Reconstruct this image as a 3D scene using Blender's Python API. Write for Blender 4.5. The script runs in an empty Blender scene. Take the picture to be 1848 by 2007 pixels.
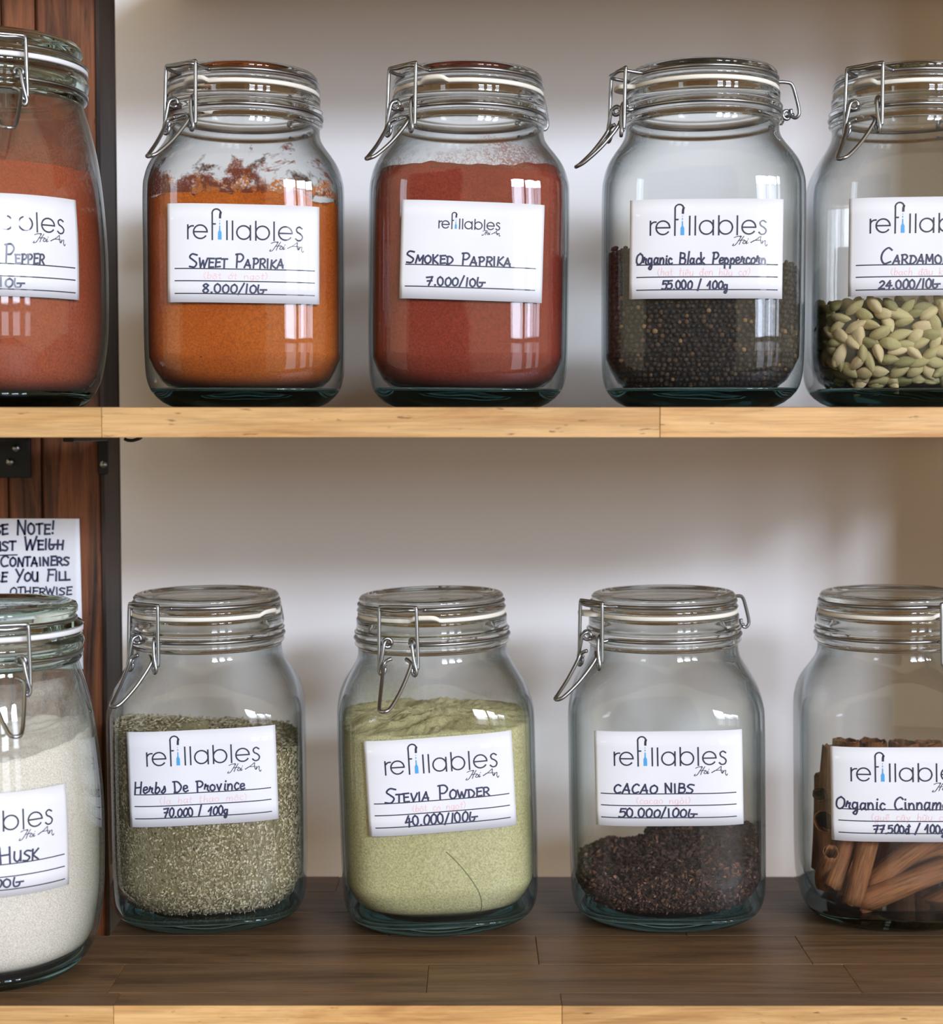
import bpy, math, random
from math import sin, cos, pi, radians as R, atan, tan, sqrt
from mathutils import Vector, Matrix, noise as mnoise

S = bpy.context.scene
COL = S.collection
rnd = random.Random(7)

# ------------------------------------------------------------------ camera
F, PW, PH = 3100.0, 1848, 2007          # focal length in pixels of the 1848 x 2007 frame
PITCH = R(3.01)
EYE = 0.3054                            # height of the lens above the lower shelf
cam_d = bpy.data.cameras.new('camera'); cam = bpy.data.objects.new('camera', cam_d); COL.objects.link(cam)
cam.location = (0, 0, EYE); cam.rotation_euler = (pi/2 - PITCH, 0, 0)
cam_d.sensor_fit = 'HORIZONTAL'; cam_d.sensor_width = 36; cam_d.lens = 36*F/PW
cam_d.clip_start = .02
cam_d.dof.use_dof = True; cam_d.dof.focus_distance = .915; cam_d.dof.aperture_fstop = 8.0
S.camera = cam

# ------------------------------------------------------------------ world, windows, exposure
w = bpy.data.worlds.new('world'); S.world = w; w.use_nodes = True
w.node_tree.nodes['Background'].inputs[0].default_value = (1.0, .83, .54, 1)
w.node_tree.nodes['Background'].inputs[1].default_value = .85

def window_light(name, az, el, dist, wid, hei, power, col):
    l = bpy.data.lights.new(name, 'AREA'); l.shape = 'RECTANGLE'; l.size = wid; l.size_y = hei
    l.energy = power; l.color = col
    o = bpy.data.objects.new(name, l); COL.objects.link(o)
    tgt = Vector((0, .97, .30))
    d = Vector((sin(R(az))*cos(R(el)), -cos(R(az))*cos(R(el)), sin(R(el))))
    o.location = tgt + d*dist
    o.rotation_euler = (-d).to_track_quat('-Z', 'Y').to_euler()
    return o
# one bright right-hand window: upper panes between mullions, dimmer view of the ground below; a weak window at the left
for az, wid, p in ((19, .90, 185), (31, .90, 185), (43, .65, 105)):
    window_light('window_light', az, 15.2, 7.0, wid, .62, p, (.76, .84, 1.0))
    window_light('window_light', az, 7.5, 7.0, wid, 1.20, p*.27, (.76, .84, 1.0))
    window_light('window_light', az, -2.6, 7.0, wid, .95, p*.05, (.80, .84, .95))
window_light('window_light', -38, 14, 5.0, .60, .80, 12.0, (.72, .84, 1.0))
S.view_settings.view_transform = 'Standard'; S.view_settings.look = 'None'
S.view_settings.gamma = 1; S.view_settings.use_curve_mapping = False
S.view_settings.exposure = -0.10
S.cycles.max_bounces = 20; S.cycles.transmission_bounces = 16; S.cycles.transparent_max_bounces = 40
S.cycles.glossy_bounces = 6; S.cycles.diffuse_bounces = 4
S.cycles.use_denoising = True
S.cycles.sample_clamp_indirect = 6
S.cycles.caustics_reflective = False

# ------------------------------------------------------------------ measuring helpers
def at(px, py, d):
    """point on the vertical plane y = d seen at pixel (px, py)"""
    up = (PH/2 - py)/F
    dy = cos(PITCH) + up*sin(PITCH)
    t = d/dy
    return Vector((t*(px - PW/2)/F, d, EYE + t*(-sin(PITCH) + up*cos(PITCH))))

D_FRONT, D_WALL, D_BACK = .824, 1.21, 1.068      # shelf front, wall, back of shelves and posts
Z_UP = .3168                             # top of the upper shelf

# ------------------------------------------------------------------ materials
def mat(name):
    m = bpy.data.materials.new(name); m.use_nodes = True
    nt = m.node_tree; nt.nodes.clear()
    out = nt.nodes.new('ShaderNodeOutputMaterial')
    return m, nt, out
def N(nt, t, **kw):
    n = nt.nodes.new(t)
    for k, v in kw.items():
        if k.startswith('i_'):
            key = k[2:]
            key = int(key) if key.isdigit() else key.replace('_', ' ')
            n.inputs[key].default_value = v
        else: setattr(n, k, v)
    return n
def L(nt, a, b): nt.links.new(a, b)
def ramp(nt, fac, stops):
    r = nt.nodes.new('ShaderNodeValToRGB'); cr = r.color_ramp
    while len(cr.elements) < len(stops): cr.elements.new(.5)
    for e, (p, c) in zip(cr.elements, stops):
        e.position = p; e.color = (c[0], c[1], c[2], 1) if not isinstance(c, (int, float)) else (c, c, c, 1)
    L(nt, fac, r.inputs[0]); return r.outputs[0]
def coords(nt, scale=(1, 1, 1), src='Object', off=None):
    tc = nt.nodes.new('ShaderNodeTexCoord'); mp = nt.nodes.new('ShaderNodeMapping')
    mp.inputs['Scale'].default_value = scale
    L(nt, tc.outputs[src], mp.inputs[0])
    if off is not None: L(nt, off, mp.inputs['Location'])
    return mp.outputs[0]
def noise(nt, vec, scale, detail=4, rough=.55, dist=0):
    n = N(nt, 'ShaderNodeTexNoise'); n.inputs['Scale'].default_value = scale
    n.inputs['Detail'].default_value = detail; n.inputs['Roughness'].default_value = rough
    n.inputs['Distortion'].default_value = dist
    L(nt, vec, n.inputs['Vector']); return n.outputs['Fac']
def mixc(nt, fac, a, b, mode='MIX'):
    n = N(nt, 'ShaderNodeMix', data_type='RGBA', blend_type=mode)
    for s, v in ((n.inputs[0], fac), (n.inputs[6], a), (n.inputs[7], b)):
        if hasattr(v, 'is_linked'): L(nt, v, s)
        else: s.default_value = v if isinstance(v, (int, float)) else (v[0], v[1], v[2], 1)
    return n.outputs[2]
def math_(nt, op, a, b=None, c=None, clamp=False):
    n = N(nt, 'ShaderNodeMath', operation=op, use_clamp=clamp)
    for i, v in enumerate((a, b, c)):
        if v is None: continue
        if hasattr(v, 'is_linked'): L(nt, v, n.inputs[i])
        else: n.inputs[i].default_value = v
    return n.outputs[0]
def principled(nt, out, color, rough=.5, metal=0, spec=.5, bump=None, bstr=.3, bdist=.001, alpha=None, coat=0):
    p = N(nt, 'ShaderNodeBsdfPrincipled')
    if hasattr(color, 'is_linked'): L(nt, color, p.inputs['Base Color'])
    else: p.inputs['Base Color'].default_value = (*color, 1)
    if hasattr(rough, 'is_linked'): L(nt, rough, p.inputs['Roughness'])
    else: p.inputs['Roughness'].default_value = rough
    p.inputs['Metallic'].default_value = metal
    p.inputs['Specular IOR Level'].default_value = spec
    if coat: p.inputs['Coat Weight'].default_value = coat; p.inputs['Coat Roughness'].default_value = .05; p.inputs['Coat IOR'].default_value = 1.5
    if bump is not None:
        b = N(nt, 'ShaderNodeBump'); b.inputs['Strength'].default_value = bstr; b.inputs['Distance'].default_value = bdist
        L(nt, bump, b.inputs['Height']); L(nt, b.outputs[0], p.inputs['Normal'])
    if alpha is not None: L(nt, alpha, p.inputs['Alpha'])
    L(nt, p.outputs[0], out.inputs[0]); return p

def m_plain(name, col, rough=.6, metal=0, spec=.5, coat=0):
    m, nt, out = mat(name); principled(nt, out, col, rough, metal, spec, coat=coat); return m

def m_wall():
    m, nt, out = mat('painted_plaster'); v = coords(nt)
    n = noise(nt, v, 3.0, 3); n2 = noise(nt, v, 260, 2)
    c = ramp(nt, n, [(.3, (.86, .85, .845)), (.7, (.90, .89, .89))])
    principled(nt, out, c, .85, bump=n2, bstr=.15, bdist=.0004); return m

def m_wood(name, axis, light, midc, dark, flecks=.5, rough=.5, scale=1.0):
    m, nt, out = mat(name)
    oi = N(nt, 'ShaderNodeObjectInfo'); off = N(nt, 'ShaderNodeVectorMath', operation='SCALE')
    cx = N(nt, 'ShaderNodeCombineXYZ'); L(nt, oi.outputs['Random'], cx.inputs[0]); L(nt, oi.outputs['Random'], cx.inputs[1]); L(nt, oi.outputs['Random'], cx.inputs[2])
    L(nt, cx.outputs[0], off.inputs[0]); off.inputs['Scale'].default_value = 37.0
    st = {'x': (1, 9, 9), 'z': (9, 9, 1)}[axis]
    v = coords(nt, tuple(s*scale for s in st), off=off.outputs[0])
    st2 = {'x': (1, 26, 26), 'z': (26, 26, 1)}[axis]
    v2 = coords(nt, tuple(s*scale for s in st2), off=off.outputs[0])
    big = noise(nt, v, 5.5, 6, .65, 1.1); fine = noise(nt, v2, 22, 6, .65, .3)
    c = ramp(nt, big, [(.30, dark), (.46, midc), (.62, light), (.8, midc)])
    f = ramp(nt, fine, [(.25, .55), (.55, 1.0), (.8, 1.12)])
    c = mixc(nt, .75, c, f, 'MULTIPLY')
    st3 = {'x': (1, 5, 5), 'z': (5, 5, 1)}[axis]
    v3 = coords(nt, tuple(s*scale for s in st3), off=off.outputs[0])
    fl = noise(nt, v3, 75, 3, .5)
    flm = ramp(nt, fl, [(.66, 0.0), (.74, 1.0)])
    c = mixc(nt, math_(nt, 'MULTIPLY', flm, flecks), c, tuple(x*.35 for x in dark))
    # board to board tone
    hsv = N(nt, 'ShaderNodeHueSaturation'); L(nt, c, hsv.inputs['Color'])
    L(nt, math_(nt, 'MULTIPLY_ADD', oi.outputs['Random'], .20, .88), hsv.inputs['Value'])
    principled(nt, out, hsv.outputs[0], rough, bump=fine, bstr=.25, bdist=.0006, spec=.35); return m

def m_thin_glass(name, tint=(.972, .982, .978), edge=(.26, .31, .31), smear=.006):
    """blown glass a few millimetres thick: clear face on, greener and more mirror-like on edge"""
    m, nt, out = mat(name)
    lw = N(nt, 'ShaderNodeLayerWeight'); lw.inputs[0].default_value = .5
    fac = lw.outputs['Facing']
    p5 = math_(nt, 'POWER', fac, 4.0)
    fr = math_(nt, 'MULTIPLY_ADD', p5, .75, .034, True)
    e = math_(nt, 'POWER', fac, 2.3)
    tc = mixc(nt, e, (*tint, 1)[:3], edge)
    tr = N(nt, 'ShaderNodeBsdfTransparent'); L(nt, tc, tr.inputs[0])
    gl = N(nt, 'ShaderNodeBsdfGlossy'); gl.inputs['Roughness'].default_value = .02
    gl.inputs['Color'].default_value = (.95, .97, 1, 1)
    v = coords(nt); n = noise(nt, v, 22, 2)
    b = N(nt, 'ShaderNodeBump'); b.inputs['Strength'].default_value = .12; b.inputs['Distance'].default_value = .002
    L(nt, n, b.inputs['Height']); L(nt, b.outputs[0], gl.inputs['Normal'])
    mx = N(nt, 'ShaderNodeMixShader'); L(nt, fr, mx.inputs[0]); L(nt, tr.outputs[0], mx.inputs[1]); L(nt, gl.outputs[0], mx.inputs[2])
    # faint film of dust and finger smears
    df = N(nt, 'ShaderNodeBsdfDiffuse'); df.inputs[0].default_value = (.8, .8, .82, 1)
    sm = ramp(nt, noise(nt, v, 14, 5, .6), [(.35, smear*.3), (.75, smear*1.6)])
    mx2 = N(nt, 'ShaderNodeMixShader'); L(nt, sm, mx2.inputs[0]); L(nt, mx.outputs[0], mx2.inputs[1]); L(nt, df.outputs[0], mx2.inputs[2])
    L(nt, mx2.outputs[0], out.inputs[0]); return m

def m_solid_glass(name, col):
    m, nt, out = mat(name)
    g = N(nt, 'ShaderNodeBsdfGlass'); g.inputs['IOR'].default_value = 1.48; g.inputs['Color'].default_value = (*col, 1)
    g.inputs['Roughness'].default_value = 0.0
    L(nt, g.outputs[0], out.inputs[0]); return m

def m_powder(name, a, b, speck, spk=.15, grain=900):
    m, nt, out = mat(name); v = coords(nt)
    big = noise(nt, v, 18, 4); fine = noise(nt, v, grain, 2, .6); mid = noise(nt, v, 260, 3)
    c = mixc(nt, ramp(nt, big, [(.35, 0.0), (.68, 1.0)]), a, b)
    c = mixc(nt, .8, c, ramp(nt, fine, [(.3, .62), (.7, 1.3)]), 'MULTIPLY')
    sp = ramp(nt, mid, [(.70, 0.0), (.76, 1.0)])
    c = mixc(nt, math_(nt, 'MULTIPLY', sp, spk), c, speck)
    principled(nt, out, c, .95, bump=fine, bstr=.5, bdist=.0006, spec=.1); return m

def m_residue(name, col, z0, z1, dens0, dens1, nscale=38, thr=.5, soft=.06, grain=.5):
    """dust clinging to the inside of the glass: dense near the powder, patchy higher up"""
    m, nt, out = mat(name); v = coords(nt)
    sep = N(nt, 'ShaderNodeSeparateXYZ'); L(nt, v, sep.inputs[0])
    g = N(nt, 'ShaderNodeMapRange', clamp=True); L(nt, sep.outputs[2], g.inputs[0])
    g.inputs[1].default_value = z0; g.inputs[2].default_value = z1; g.inputs[3].default_value = dens0; g.inputs[4].default_value = dens1
    n = noise(nt, v, nscale, 6, .62, .4); fn = noise(nt, v, 750, 2)
    s = math_(nt, 'ADD', n, g.outputs[0])
    a = N(nt, 'ShaderNodeMapRange', clamp=True); L(nt, s, a.inputs[0])
    a.inputs[1].default_value = thr; a.inputs[2].default_value = thr + soft; a.inputs[3].default_value = 0; a.inputs[4].default_value = 1
    gr = ramp(nt, fn, [(.42, 1 - grain), (.55, 1.0)])
    al = math_(nt, 'MULTIPLY', a.outputs[0], gr)
    d = N(nt, 'ShaderNodeBsdfDiffuse'); d.inputs[0].default_value = (*col, 1)
    t = N(nt, 'ShaderNodeBsdfTransparent'); mx = N(nt, 'ShaderNodeMixShader')
    L(nt, al, mx.inputs[0]); L(nt, t.outputs[0], mx.inputs[1]); L(nt, d.outputs[0], mx.inputs[2])
    L(nt, mx.outputs[0], out.inputs[0]); return m

def m_tint(name, stops, rough=.7, spec=.3, bscale=None, bstr=.5):
    """colour picked piece by piece through the 'tint' attribute"""
    m, nt, out = mat(name)
    a = N(nt, 'ShaderNodeAttribute', attribute_name='tint')
    c = ramp(nt, a.outputs['Fac'], stops)
    b = None
    if bscale: b = noise(nt, coords(nt), bscale, 3)
    principled(nt, out, c, rough, bump=b, bstr=bstr, bdist=.0006, spec=spec); return m

M = {}
M['wall'] = m_wall()
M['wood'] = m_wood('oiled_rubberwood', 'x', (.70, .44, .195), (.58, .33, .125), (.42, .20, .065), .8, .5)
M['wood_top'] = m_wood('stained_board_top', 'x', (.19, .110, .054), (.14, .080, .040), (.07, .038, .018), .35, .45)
M['post'] = m_wood('stained_timber', 'z', (.24, .085, .034), (.14, .050, .022), (.018, .011, .008), .6, .55, 1.4)
M['post_dark'] = m_wood('darker_timber', 'z', (.045, .026, .018), (.03, .018, .013), (.01, .008, .007), .6, .55, 1.4)
M['room'] = m_plain('added_dark_surface', (.22, .165, .12), .7)
M['glass'] = m_thin_glass('clear_jar_glass')
M['green_glass'] = m_thin_glass('greenish_jar_glass', (.972, .985, .978), (.36, .45, .40), .012)
M['lid_glass'] = m_solid_glass('pressed_lid_glass', (.955, .965, .96))
M['base_glass'] = m_solid_glass('thick_base_glass', (.60, .70, .70))
M['green_lid'] = m_solid_glass('greenish_lid_glass', (.90, .95, .925))
M['wire'] = m_plain('galvanised_wire', (.34, .36, .38), .30, 1.0)
M['rubber'] = m_plain('cream_rubber', (.82, .78, .68), .6)
M['white_rubber'] = m_plain('white_rubber', (.80, .80, .84), .55)
M['ink'] = m_plain('printed_ink', (.012, .016, .035), .6, coat=.5)
M['marker'] = m_plain('marker_ink', (.022, .028, .075), .5, coat=.5)
M['blue'] = m_plain('blue_ink', (.055, .34, .72), .6, coat=.5)
M['pink'] = m_plain('faded_pink_ink', (.84, .52, .55), .7, coat=.5)
M['iron'] = m_plain('black_painted_iron', (.012, .014, .016), .5, .2)
def m_paper():
    m, nt, out = mat('label_paper'); v = coords(nt)
    c = ramp(nt, noise(nt, v, 40, 3), [(.3, (.71, .72, .77)), (.7, (.74, .755, .81))])
    principled(nt, out, c, .75, bump=noise(nt, v, 600, 2), bstr=.06, bdist=.0002, spec=.25, coat=.5); return m
M['paper'] = m_paper()

# ------------------------------------------------------------------ mesh building
class MB:
    def __init__(s): s.v = []; s.f = []; s.t = []; s.smooth = True
    def add(s, verts, faces, tint=0.0):
        b = len(s.v); s.v += [tuple(p) for p in verts]; s.f += [tuple(i + b for i in f) for f in faces]; s.t += [tint]*len(verts)
    def box(s, a, b, bev=0.0):
        x0, y0, z0 = a; x1, y1, z1 = b
        if bev <= 0:
            v = [(x0,y0,z0),(x1,y0,z0),(x1,y1,z0),(x0,y1,z0),(x0,y0,z1),(x1,y0,z1),(x1,y1,z1),(x0,y1,z1)]
            s.add(v, [(0,3,2,1),(4,5,6,7),(0,1,5,4),(1,2,6,5),(2,3,7,6),(3,0,4,7)]); return
        e = bev
        def ring(z, i):
            return [(x0+i+e,y0+i,z),(x1-i-e,y0+i,z),(x1-i,y0+i+e,z),(x1-i,y1-i-e,z),(x1-i-e,y1-i,z),(x0+i+e,y1-i,z),(x0+i,y1-i-e,z),(x0+i,y0+i+e,z)]
        rs = ring(z0, e) + ring(z0+e, 0) + ring(z1-e, 0) + ring(z1, e)
        fs = [tuple(reversed(range(8))), tuple(range(24, 32))]
        for k in range(3):
            for i in range(8): fs.append((k*8+i, k*8+(i+1) % 8, (k+1)*8+(i+1) % 8, (k+1)*8+i))
        s.add(rs, fs)
    def tube(s, pts, r, seg=10, closed=False, tint=0.0):
        pts = [Vector(p) for p in pts]
        n = len(pts); T = []
        for i in range(n):
            if closed: d = pts[(i+1) % n] - pts[i-1]
            else: d = pts[min(i+1, n-1)] - pts[max(i-1, 0)]
            T.append(d.normalized())
        ref = Vector((0, 0, 1)) if abs(T[0].z) < .9 else Vector((1, 0, 0))
        nrm = (ref - T[0]*ref.dot(T[0])).normalized()
        V = []
        for i in range(n):
            nrm = (nrm - T[i]*nrm.dot(T[i])).normalized(); bn = T[i].cross(nrm)
            for k in range(seg):
                a = 2*pi*k/seg; V.append(pts[i] + (nrm*cos(a) + bn*sin(a))*r)
        Fs = []
        for i in range(n if closed else n-1):
            j = (i+1) % n
            for k in range(seg): Fs.append((i*seg+k, i*seg+(k+1) % seg, j*seg+(k+1) % seg, j*seg+k))
        if not closed:
            Fs.append(tuple(reversed(range(seg)))); Fs.append(tuple(range((n-1)*seg, n*seg)))
        s.add(V, Fs, tint)
    def build(s, name, m, parent=None, smooth=True, loc=None):
        me = bpy.data.meshes.new(name); me.from_pydata(s.v, [], s.f)
        if any(s.t):
            a = me.attributes.new('tint', 'FLOAT', 'POINT'); a.data.foreach_set('value', s.t)
        me.polygons.foreach_set('use_smooth', [smooth]*len(me.polygons)); me.materials.append(m); me.update()
        o = bpy.data.objects.new(name, me); COL.objects.link(o)
        if parent is not None: o.parent = parent
        if loc is not None: o.location = loc
        return o

def crom(pts, sub=6, closed=False):
    P = [Vector(p) for p in pts]; n = len(P); out = []
    rng = n if closed else n-1
    for i in range(rng):
        p1, p2 = P[i], P[(i+1) % n]
        p0 = P[i-1] if (i > 0 or closed) else p1*2 - p2
        p3 = P[(i+2) % n] if (i+2 < n or closed) else p2*2 - p1
        for k in range(sub):
            t = k/sub
            out.append(.5*((2*p1) + (-p0+p2)*t + (2*p0-5*p1+4*p2-p3)*t*t + (-p0+3*p1-3*p2+p3)*t*t*t))
    if not closed: out.append(P[-1])
    return out

def tag(o, label=None, cat=None, group=None, kind=None):
    if label: o['label'] = label
    if cat: o['category'] = cat
    if group: o['group'] = group
    if kind: o['kind'] = kind
    return o
def empty(name, loc, rz=0, ry=0):
    o = bpy.data.objects.new(name, None); COL.objects.link(o); o.empty_display_size = .02
    o.location = loc; o.rotation_euler = (0, ry, rz); return o

# ------------------------------------------------------------------ setting: back wall, posts, shelves
b = MB(); b.box((-1.6, D_WALL, -.9), (1.8, D_WALL+.1, 1.7)); wall = b.build('wall_back', M['wall'], smooth=False)
tag(wall, 'pale grey painted wall behind the shelves', 'wall', kind='structure')
# added out of view: dark floor and partition, so the glass reflects less light
b = MB(); b.box((-3.0, -7.5, -1.0), (4.5, D_WALL, -.95)); o = b.build('floor', M['room'], smooth=False)
tag(o, 'added unseen dark floor that cuts the light from below the shelves', 'floor', kind='structure')
b = MB(); b.box((-1.25, -1.45, -.95), (.22, -1.35, 1.9)); o = b.build('added_partition', M['room'], smooth=False)
tag(o, 'added unseen dark partition that blocks light from behind the camera', 'wall', kind='structure')

def post(x0, x1, y0, label):
    t = empty('timber_post', (0, 0, 0)); tag(t, label, 'post')
    k = 0; x = x0; r2 = random.Random(int(abs(x0)*1000))
    # the face shows upright boards with dark open seams between them
    ws = [.024, .017, .030, .0, ]
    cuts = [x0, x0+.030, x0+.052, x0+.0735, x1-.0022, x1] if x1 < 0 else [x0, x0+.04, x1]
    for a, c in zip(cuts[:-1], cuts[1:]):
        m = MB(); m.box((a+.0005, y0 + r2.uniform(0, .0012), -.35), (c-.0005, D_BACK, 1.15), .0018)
        m.build('board', M['post_dark'] if c == x1 and x1 < 0 else M['post'], t, smooth=False)  # the narrow right-hand edge board is much darker than the others
    return t
POST_X = -.2372
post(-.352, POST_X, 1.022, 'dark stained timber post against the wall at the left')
post(.372, .50, 1.0, 'dark timber post beyond the right-hand jars')

def shelf(zt, th, label, rows, joints, xl=-.62, xr=.3712):
    t = empty('shelf', (0, D_FRONT, zt)); tag(t, label, 'shelf')
    for ri, ((y0, y1), js) in enumerate(zip(rows, joints)):
        left = xl
        js = list(js)
        if y0 > .91: js = [-.2190] + [j for j in js if j > -.2]      # boards are cut short at the post
        cuts = [left] + js + [xr]
        if y0 > .91: cuts = cuts[1:]
        cuts = [c for c in cuts if c < xr] + [xr]
        for a, c in zip(cuts[:-1], cuts[1:]):
            m = MB(); dz = rnd.uniform(-.00010, .00010)
            m.box((a+.00012, y0+.00008-D_FRONT, -th), (c-.00012, y1-.00008-D_FRONT, dz), .00028)
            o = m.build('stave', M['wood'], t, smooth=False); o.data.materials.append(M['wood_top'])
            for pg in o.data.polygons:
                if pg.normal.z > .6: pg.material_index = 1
    return t
rows = [(.824, .843), (.843, .889), (.889, .940), (.940, .986), (.986, .030+1.0), (1.030, 1.066)]
shelf(0.0, .020, 'lower wooden shelf of glued staves with a pale front edge', rows,
      [[-.455, -.19, .048, .33], [-.40, -.1975, -.0245, .2120], [-.33, .0385, .195, .47], [-.05, .13, .40], [.02, .3], [-.09, .22]])
deep = rows[:-1] + [(1.030, 1.075), (1.075, 1.12), (1.12, 1.165), (1.165, 1.2085)]  # unseen rows up to the wall, added to stop light leaking behind
shelf(Z_UP, .0159, 'upper wooden shelf carrying the paprika and pepper jars', deep,
      [[-.45, -.1925, .098, .27], [-.3, -.02, .25], [-.33, .06, .35], [-.1, .18], [.02, .3], [-.09, .22], [.1], [-.05], [.2]])
shelf(.647, .016, 'topmost wooden shelf above the picture that shades the wall', deep,
      [[-.3, .1], [-.1, .3], [0.0, .35], [-.1, .2], [.1, .3], [0.05, .3], [.1], [-.05], [.2]])

# iron brackets under the upper shelf, screwed to the left post
def bracket(x0, x1, zlow, label, screws, arm):
    zb = Z_UP - .0159
    t = empty('shelf_bracket', ((x0+x1)/2, 1.022, zlow)); tag(t, label, 'bracket')
    ox, oy, oz = t.location
    m = MB(); m.box((x0-ox, 1.0185-oy, 0), (x1-ox, 1.0220-oy, zb-.0006-oz), .0005); m.build('plate', M['iron'], t, smooth=False)
    m = MB(); m.box((x0-ox, arm-oy, zb-.0032-oz), (x1-ox, 1.0185-oy, zb-.0004-oz), .0005); m.build('arm', M['iron'], t, smooth=False)
    for sx, sz in screws:
        m = MB(); m.tube([(sx-ox, 1.0187-oy, sz-oz), (sx-ox, 1.0175-oy, sz-oz), (sx-ox, 1.0168-oy, sz-oz)], .0023, 12)
        m.build('screw', M['wire'], t)
p0, p1 = at(-40, 936, 1.02), at(60, 936, 1.02)
bracket(p0.x, p1.x, p0.z, 'wide black iron bracket plate on the left post under the upper shelf', [(at(22, 905, 1.02).x, at(22, 905, 1.02).z), (at(34, 878, 1.02).x, at(34, 878, 1.02).z)], .93)
p0, p1 = at(194, 930, 1.02), at(214, 930, 1.02)
bracket(p0.x, p1.x, p0.z, 'narrow black iron bracket strip at the right edge of the left post', [(at(205, 910, 1.02).x, at(205, 910, 1.02).z)], .93)
q = at(260, 860, .86)
m = MB(); m.tube(crom([(-.0045, 0, -.0008), (-.003, 0, -.0016), (0, 0, -.0018), (.0035, 0, -.0008), (.0045, .001, 0)], 4), .0009, 8)
o = m.build('shelf_clip', M['iron'], loc=(q.x, .86, Z_UP-.0159)); tag(o, 'small black clip under the upper shelf beside the post', 'clip')

# ------------------------------------------------------------------ stroke lettering
G = {}
def g(ch, wdt, *strokes):
    ss = []
    for s in strokes:
        sm = s.startswith('~'); s = s.lstrip('~')
        ss.append((sm, [tuple(float(q) for q in p.split(',')) for p in s.split()]))
    G[ch] = (wdt, ss)
g(' ', .5); g('.', .25, '.1,.02 .16,.02'); g('!', .3, '.18,1 .14,.35', '.12,.05 .13,.0'); g('/', .5, '.02,-.1 .42,1.15')
g('(', .3, '~.25,1 .1,.6 .1,.3 .25,-.05'); g(')', .3, '~.05,1 .2,.6 .2,.3 .05,-.05')
g('A', .75, '.0,0 .36,1 .62,.0', '.12,.34 .62,.30'); g('B', .68, '.1,0 .12,1', '~.12,1 .5,.92 .5,.6 .14,.54', '~.14,.54 .6,.45 .55,.05 .1,0')
g('C', .68, '~.62,.85 .4,1 .12,.75 .06,.35 .25,.02 .6,.12'); g('D', .7, '.12,0 .12,.95', '~.0,.95 .4,.93 .66,.5 .4,.05 .05,.0')
g('E', .6, '.1,1 .1,0 .58,.04', '.1,.55 .5,.56', '.02,.98 .56,1'); g('F', .58, '.1,1 .1,0', '.1,.55 .45,.56', '.02,.98 .58,1.02')
g('G', .72, '~.12,1 .06,.4 .16,.02 .42,.03 .52,.25 .5,.44', '.26,.45 .78,.45'); g('H', .7, '.08,1 .1,0', '.6,1 .58,0', '.1,.5 .6,.54')
g('I', .28, '.12,1 .12,0'); g('K', .66, '.1,1 .1,0', '.58,1 .12,.46 .6,.0'); g('L', .55, '.1,1 .1,.02 .55,.06')
g('M', .82, '.04,0 .12,1 .4,.3 .68,1 .74,0'); g('N', .72, '.08,0 .1,1 .58,.04 .62,1'); g('O', .72, '~.34,1 .08,.75 .08,.25 .34,0 .62,.25 .62,.75 .34,1')
g('P', .62, '.12,0 .12,1', '~.02,.97 .4,1 .58,.75 .4,.46 .14,.44'); g('R', .68, '.1,0 .1,1', '~.02,.97 .4,1 .58,.75 .4,.5 .12,.46', '.3,.46 .64,.0')
g('S', .62, '~.6,.92 .25,.98 .06,.74 .3,.54 .54,.32 .38,.03 .02,.05'); g('T', .62, '.3,1 .3,0', '.0,.96 .62,1'); g('U', .68, '~.08,1 .08,.3 .32,0 .56,.3 .58,1', '.58,1 .6,0')
g('V', .66, '.02,1 .3,0 .62,1'); g('W', .9, '.02,1 .2,0 .42,.75 .6,0 .86,1'); g('Y', .62, '.04,1 .3,.5', '.6,1 .2,-.05'); g('Z', .6, '.05,.95 .55,.98 .05,.02 .6,.05')
for k, v in {'0': '~.3,1 .08,.75 .08,.25 .3,0 .52,.25 .52,.75 .3,1', '8': '~.5,.85 .3,1 .1,.8 .3,.55 .52,.28 .3,0 .08,.25 .3,.55 .5,.85', '2': '~.08,.8 .3,1 .52,.75 .3,.35 .04,.03|.04,.03 .58,.05'}.items(): g(k, .6, *v.split('|'))
g('o', .5, '~.22,.55 .04,.4 .05,.12 .22,0 .4,.14 .4,.4 .22,.55'); g('1', .3, '.12,1 .12,0'); g('l', .26, '.12,1.05 .12,0')
g('¹', .5, '.02,.45 .34,1 .3,0'); g('7', .6, '.02,.92 .56,.98 .22,0', '.1,.5 .5,.52'); g('5', .6, '.55,1 .14,.98 .1,.6', '~.1,.6 .45,.66 .55,.3 .35,.02 .04,.06'); g('4', .62, '.36,1 .06,.36 .6,.38', '.42,.75 .38,-.1')
g('a', .5, '~.38,.5 .15,.54 .04,.25 .15,.0 .36,.2', '.4,.54 .38,.15 .48,0'); g('b', .5, '.08,1 .08,0', '~.08,.3 .25,.55 .44,.3 .28,.0 .08,.05'); g('c', .42, '~.38,.45 .2,.56 .05,.28 .18,0 .4,.08')
g('d', .52, '~.38,.45 .15,.54 .04,.25 .18,.0 .38,.15', '.4,1 .4,0 .5,0'); g('e', .45, '~.06,.26 .36,.34 .3,.54 .1,.5 .05,.2 .2,0 .42,.1'); g('g', .5, '~.38,.5 .15,.54 .04,.25 .18,.02 .38,.2', '~.4,.54 .4,-.1 .28,-.42 .1,-.3 .4,0')
g('h', .5, '.08,1 .08,0', '~.08,.3 .25,.55 .4,.4 .4,0'); g('i', .25, '.12,.54 .12,.06 .22,0', '.13,.75 .14,.8'); g('k', .46, '.08,1 .08,0', '.38,.56 .1,.25 .42,0'); g('m', .76, '.06,.54 .07,0', '~.07,.3 .22,.55 .34,.4 .34,0', '~.34,.3 .5,.55 .62,.4 .64,0')
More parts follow.
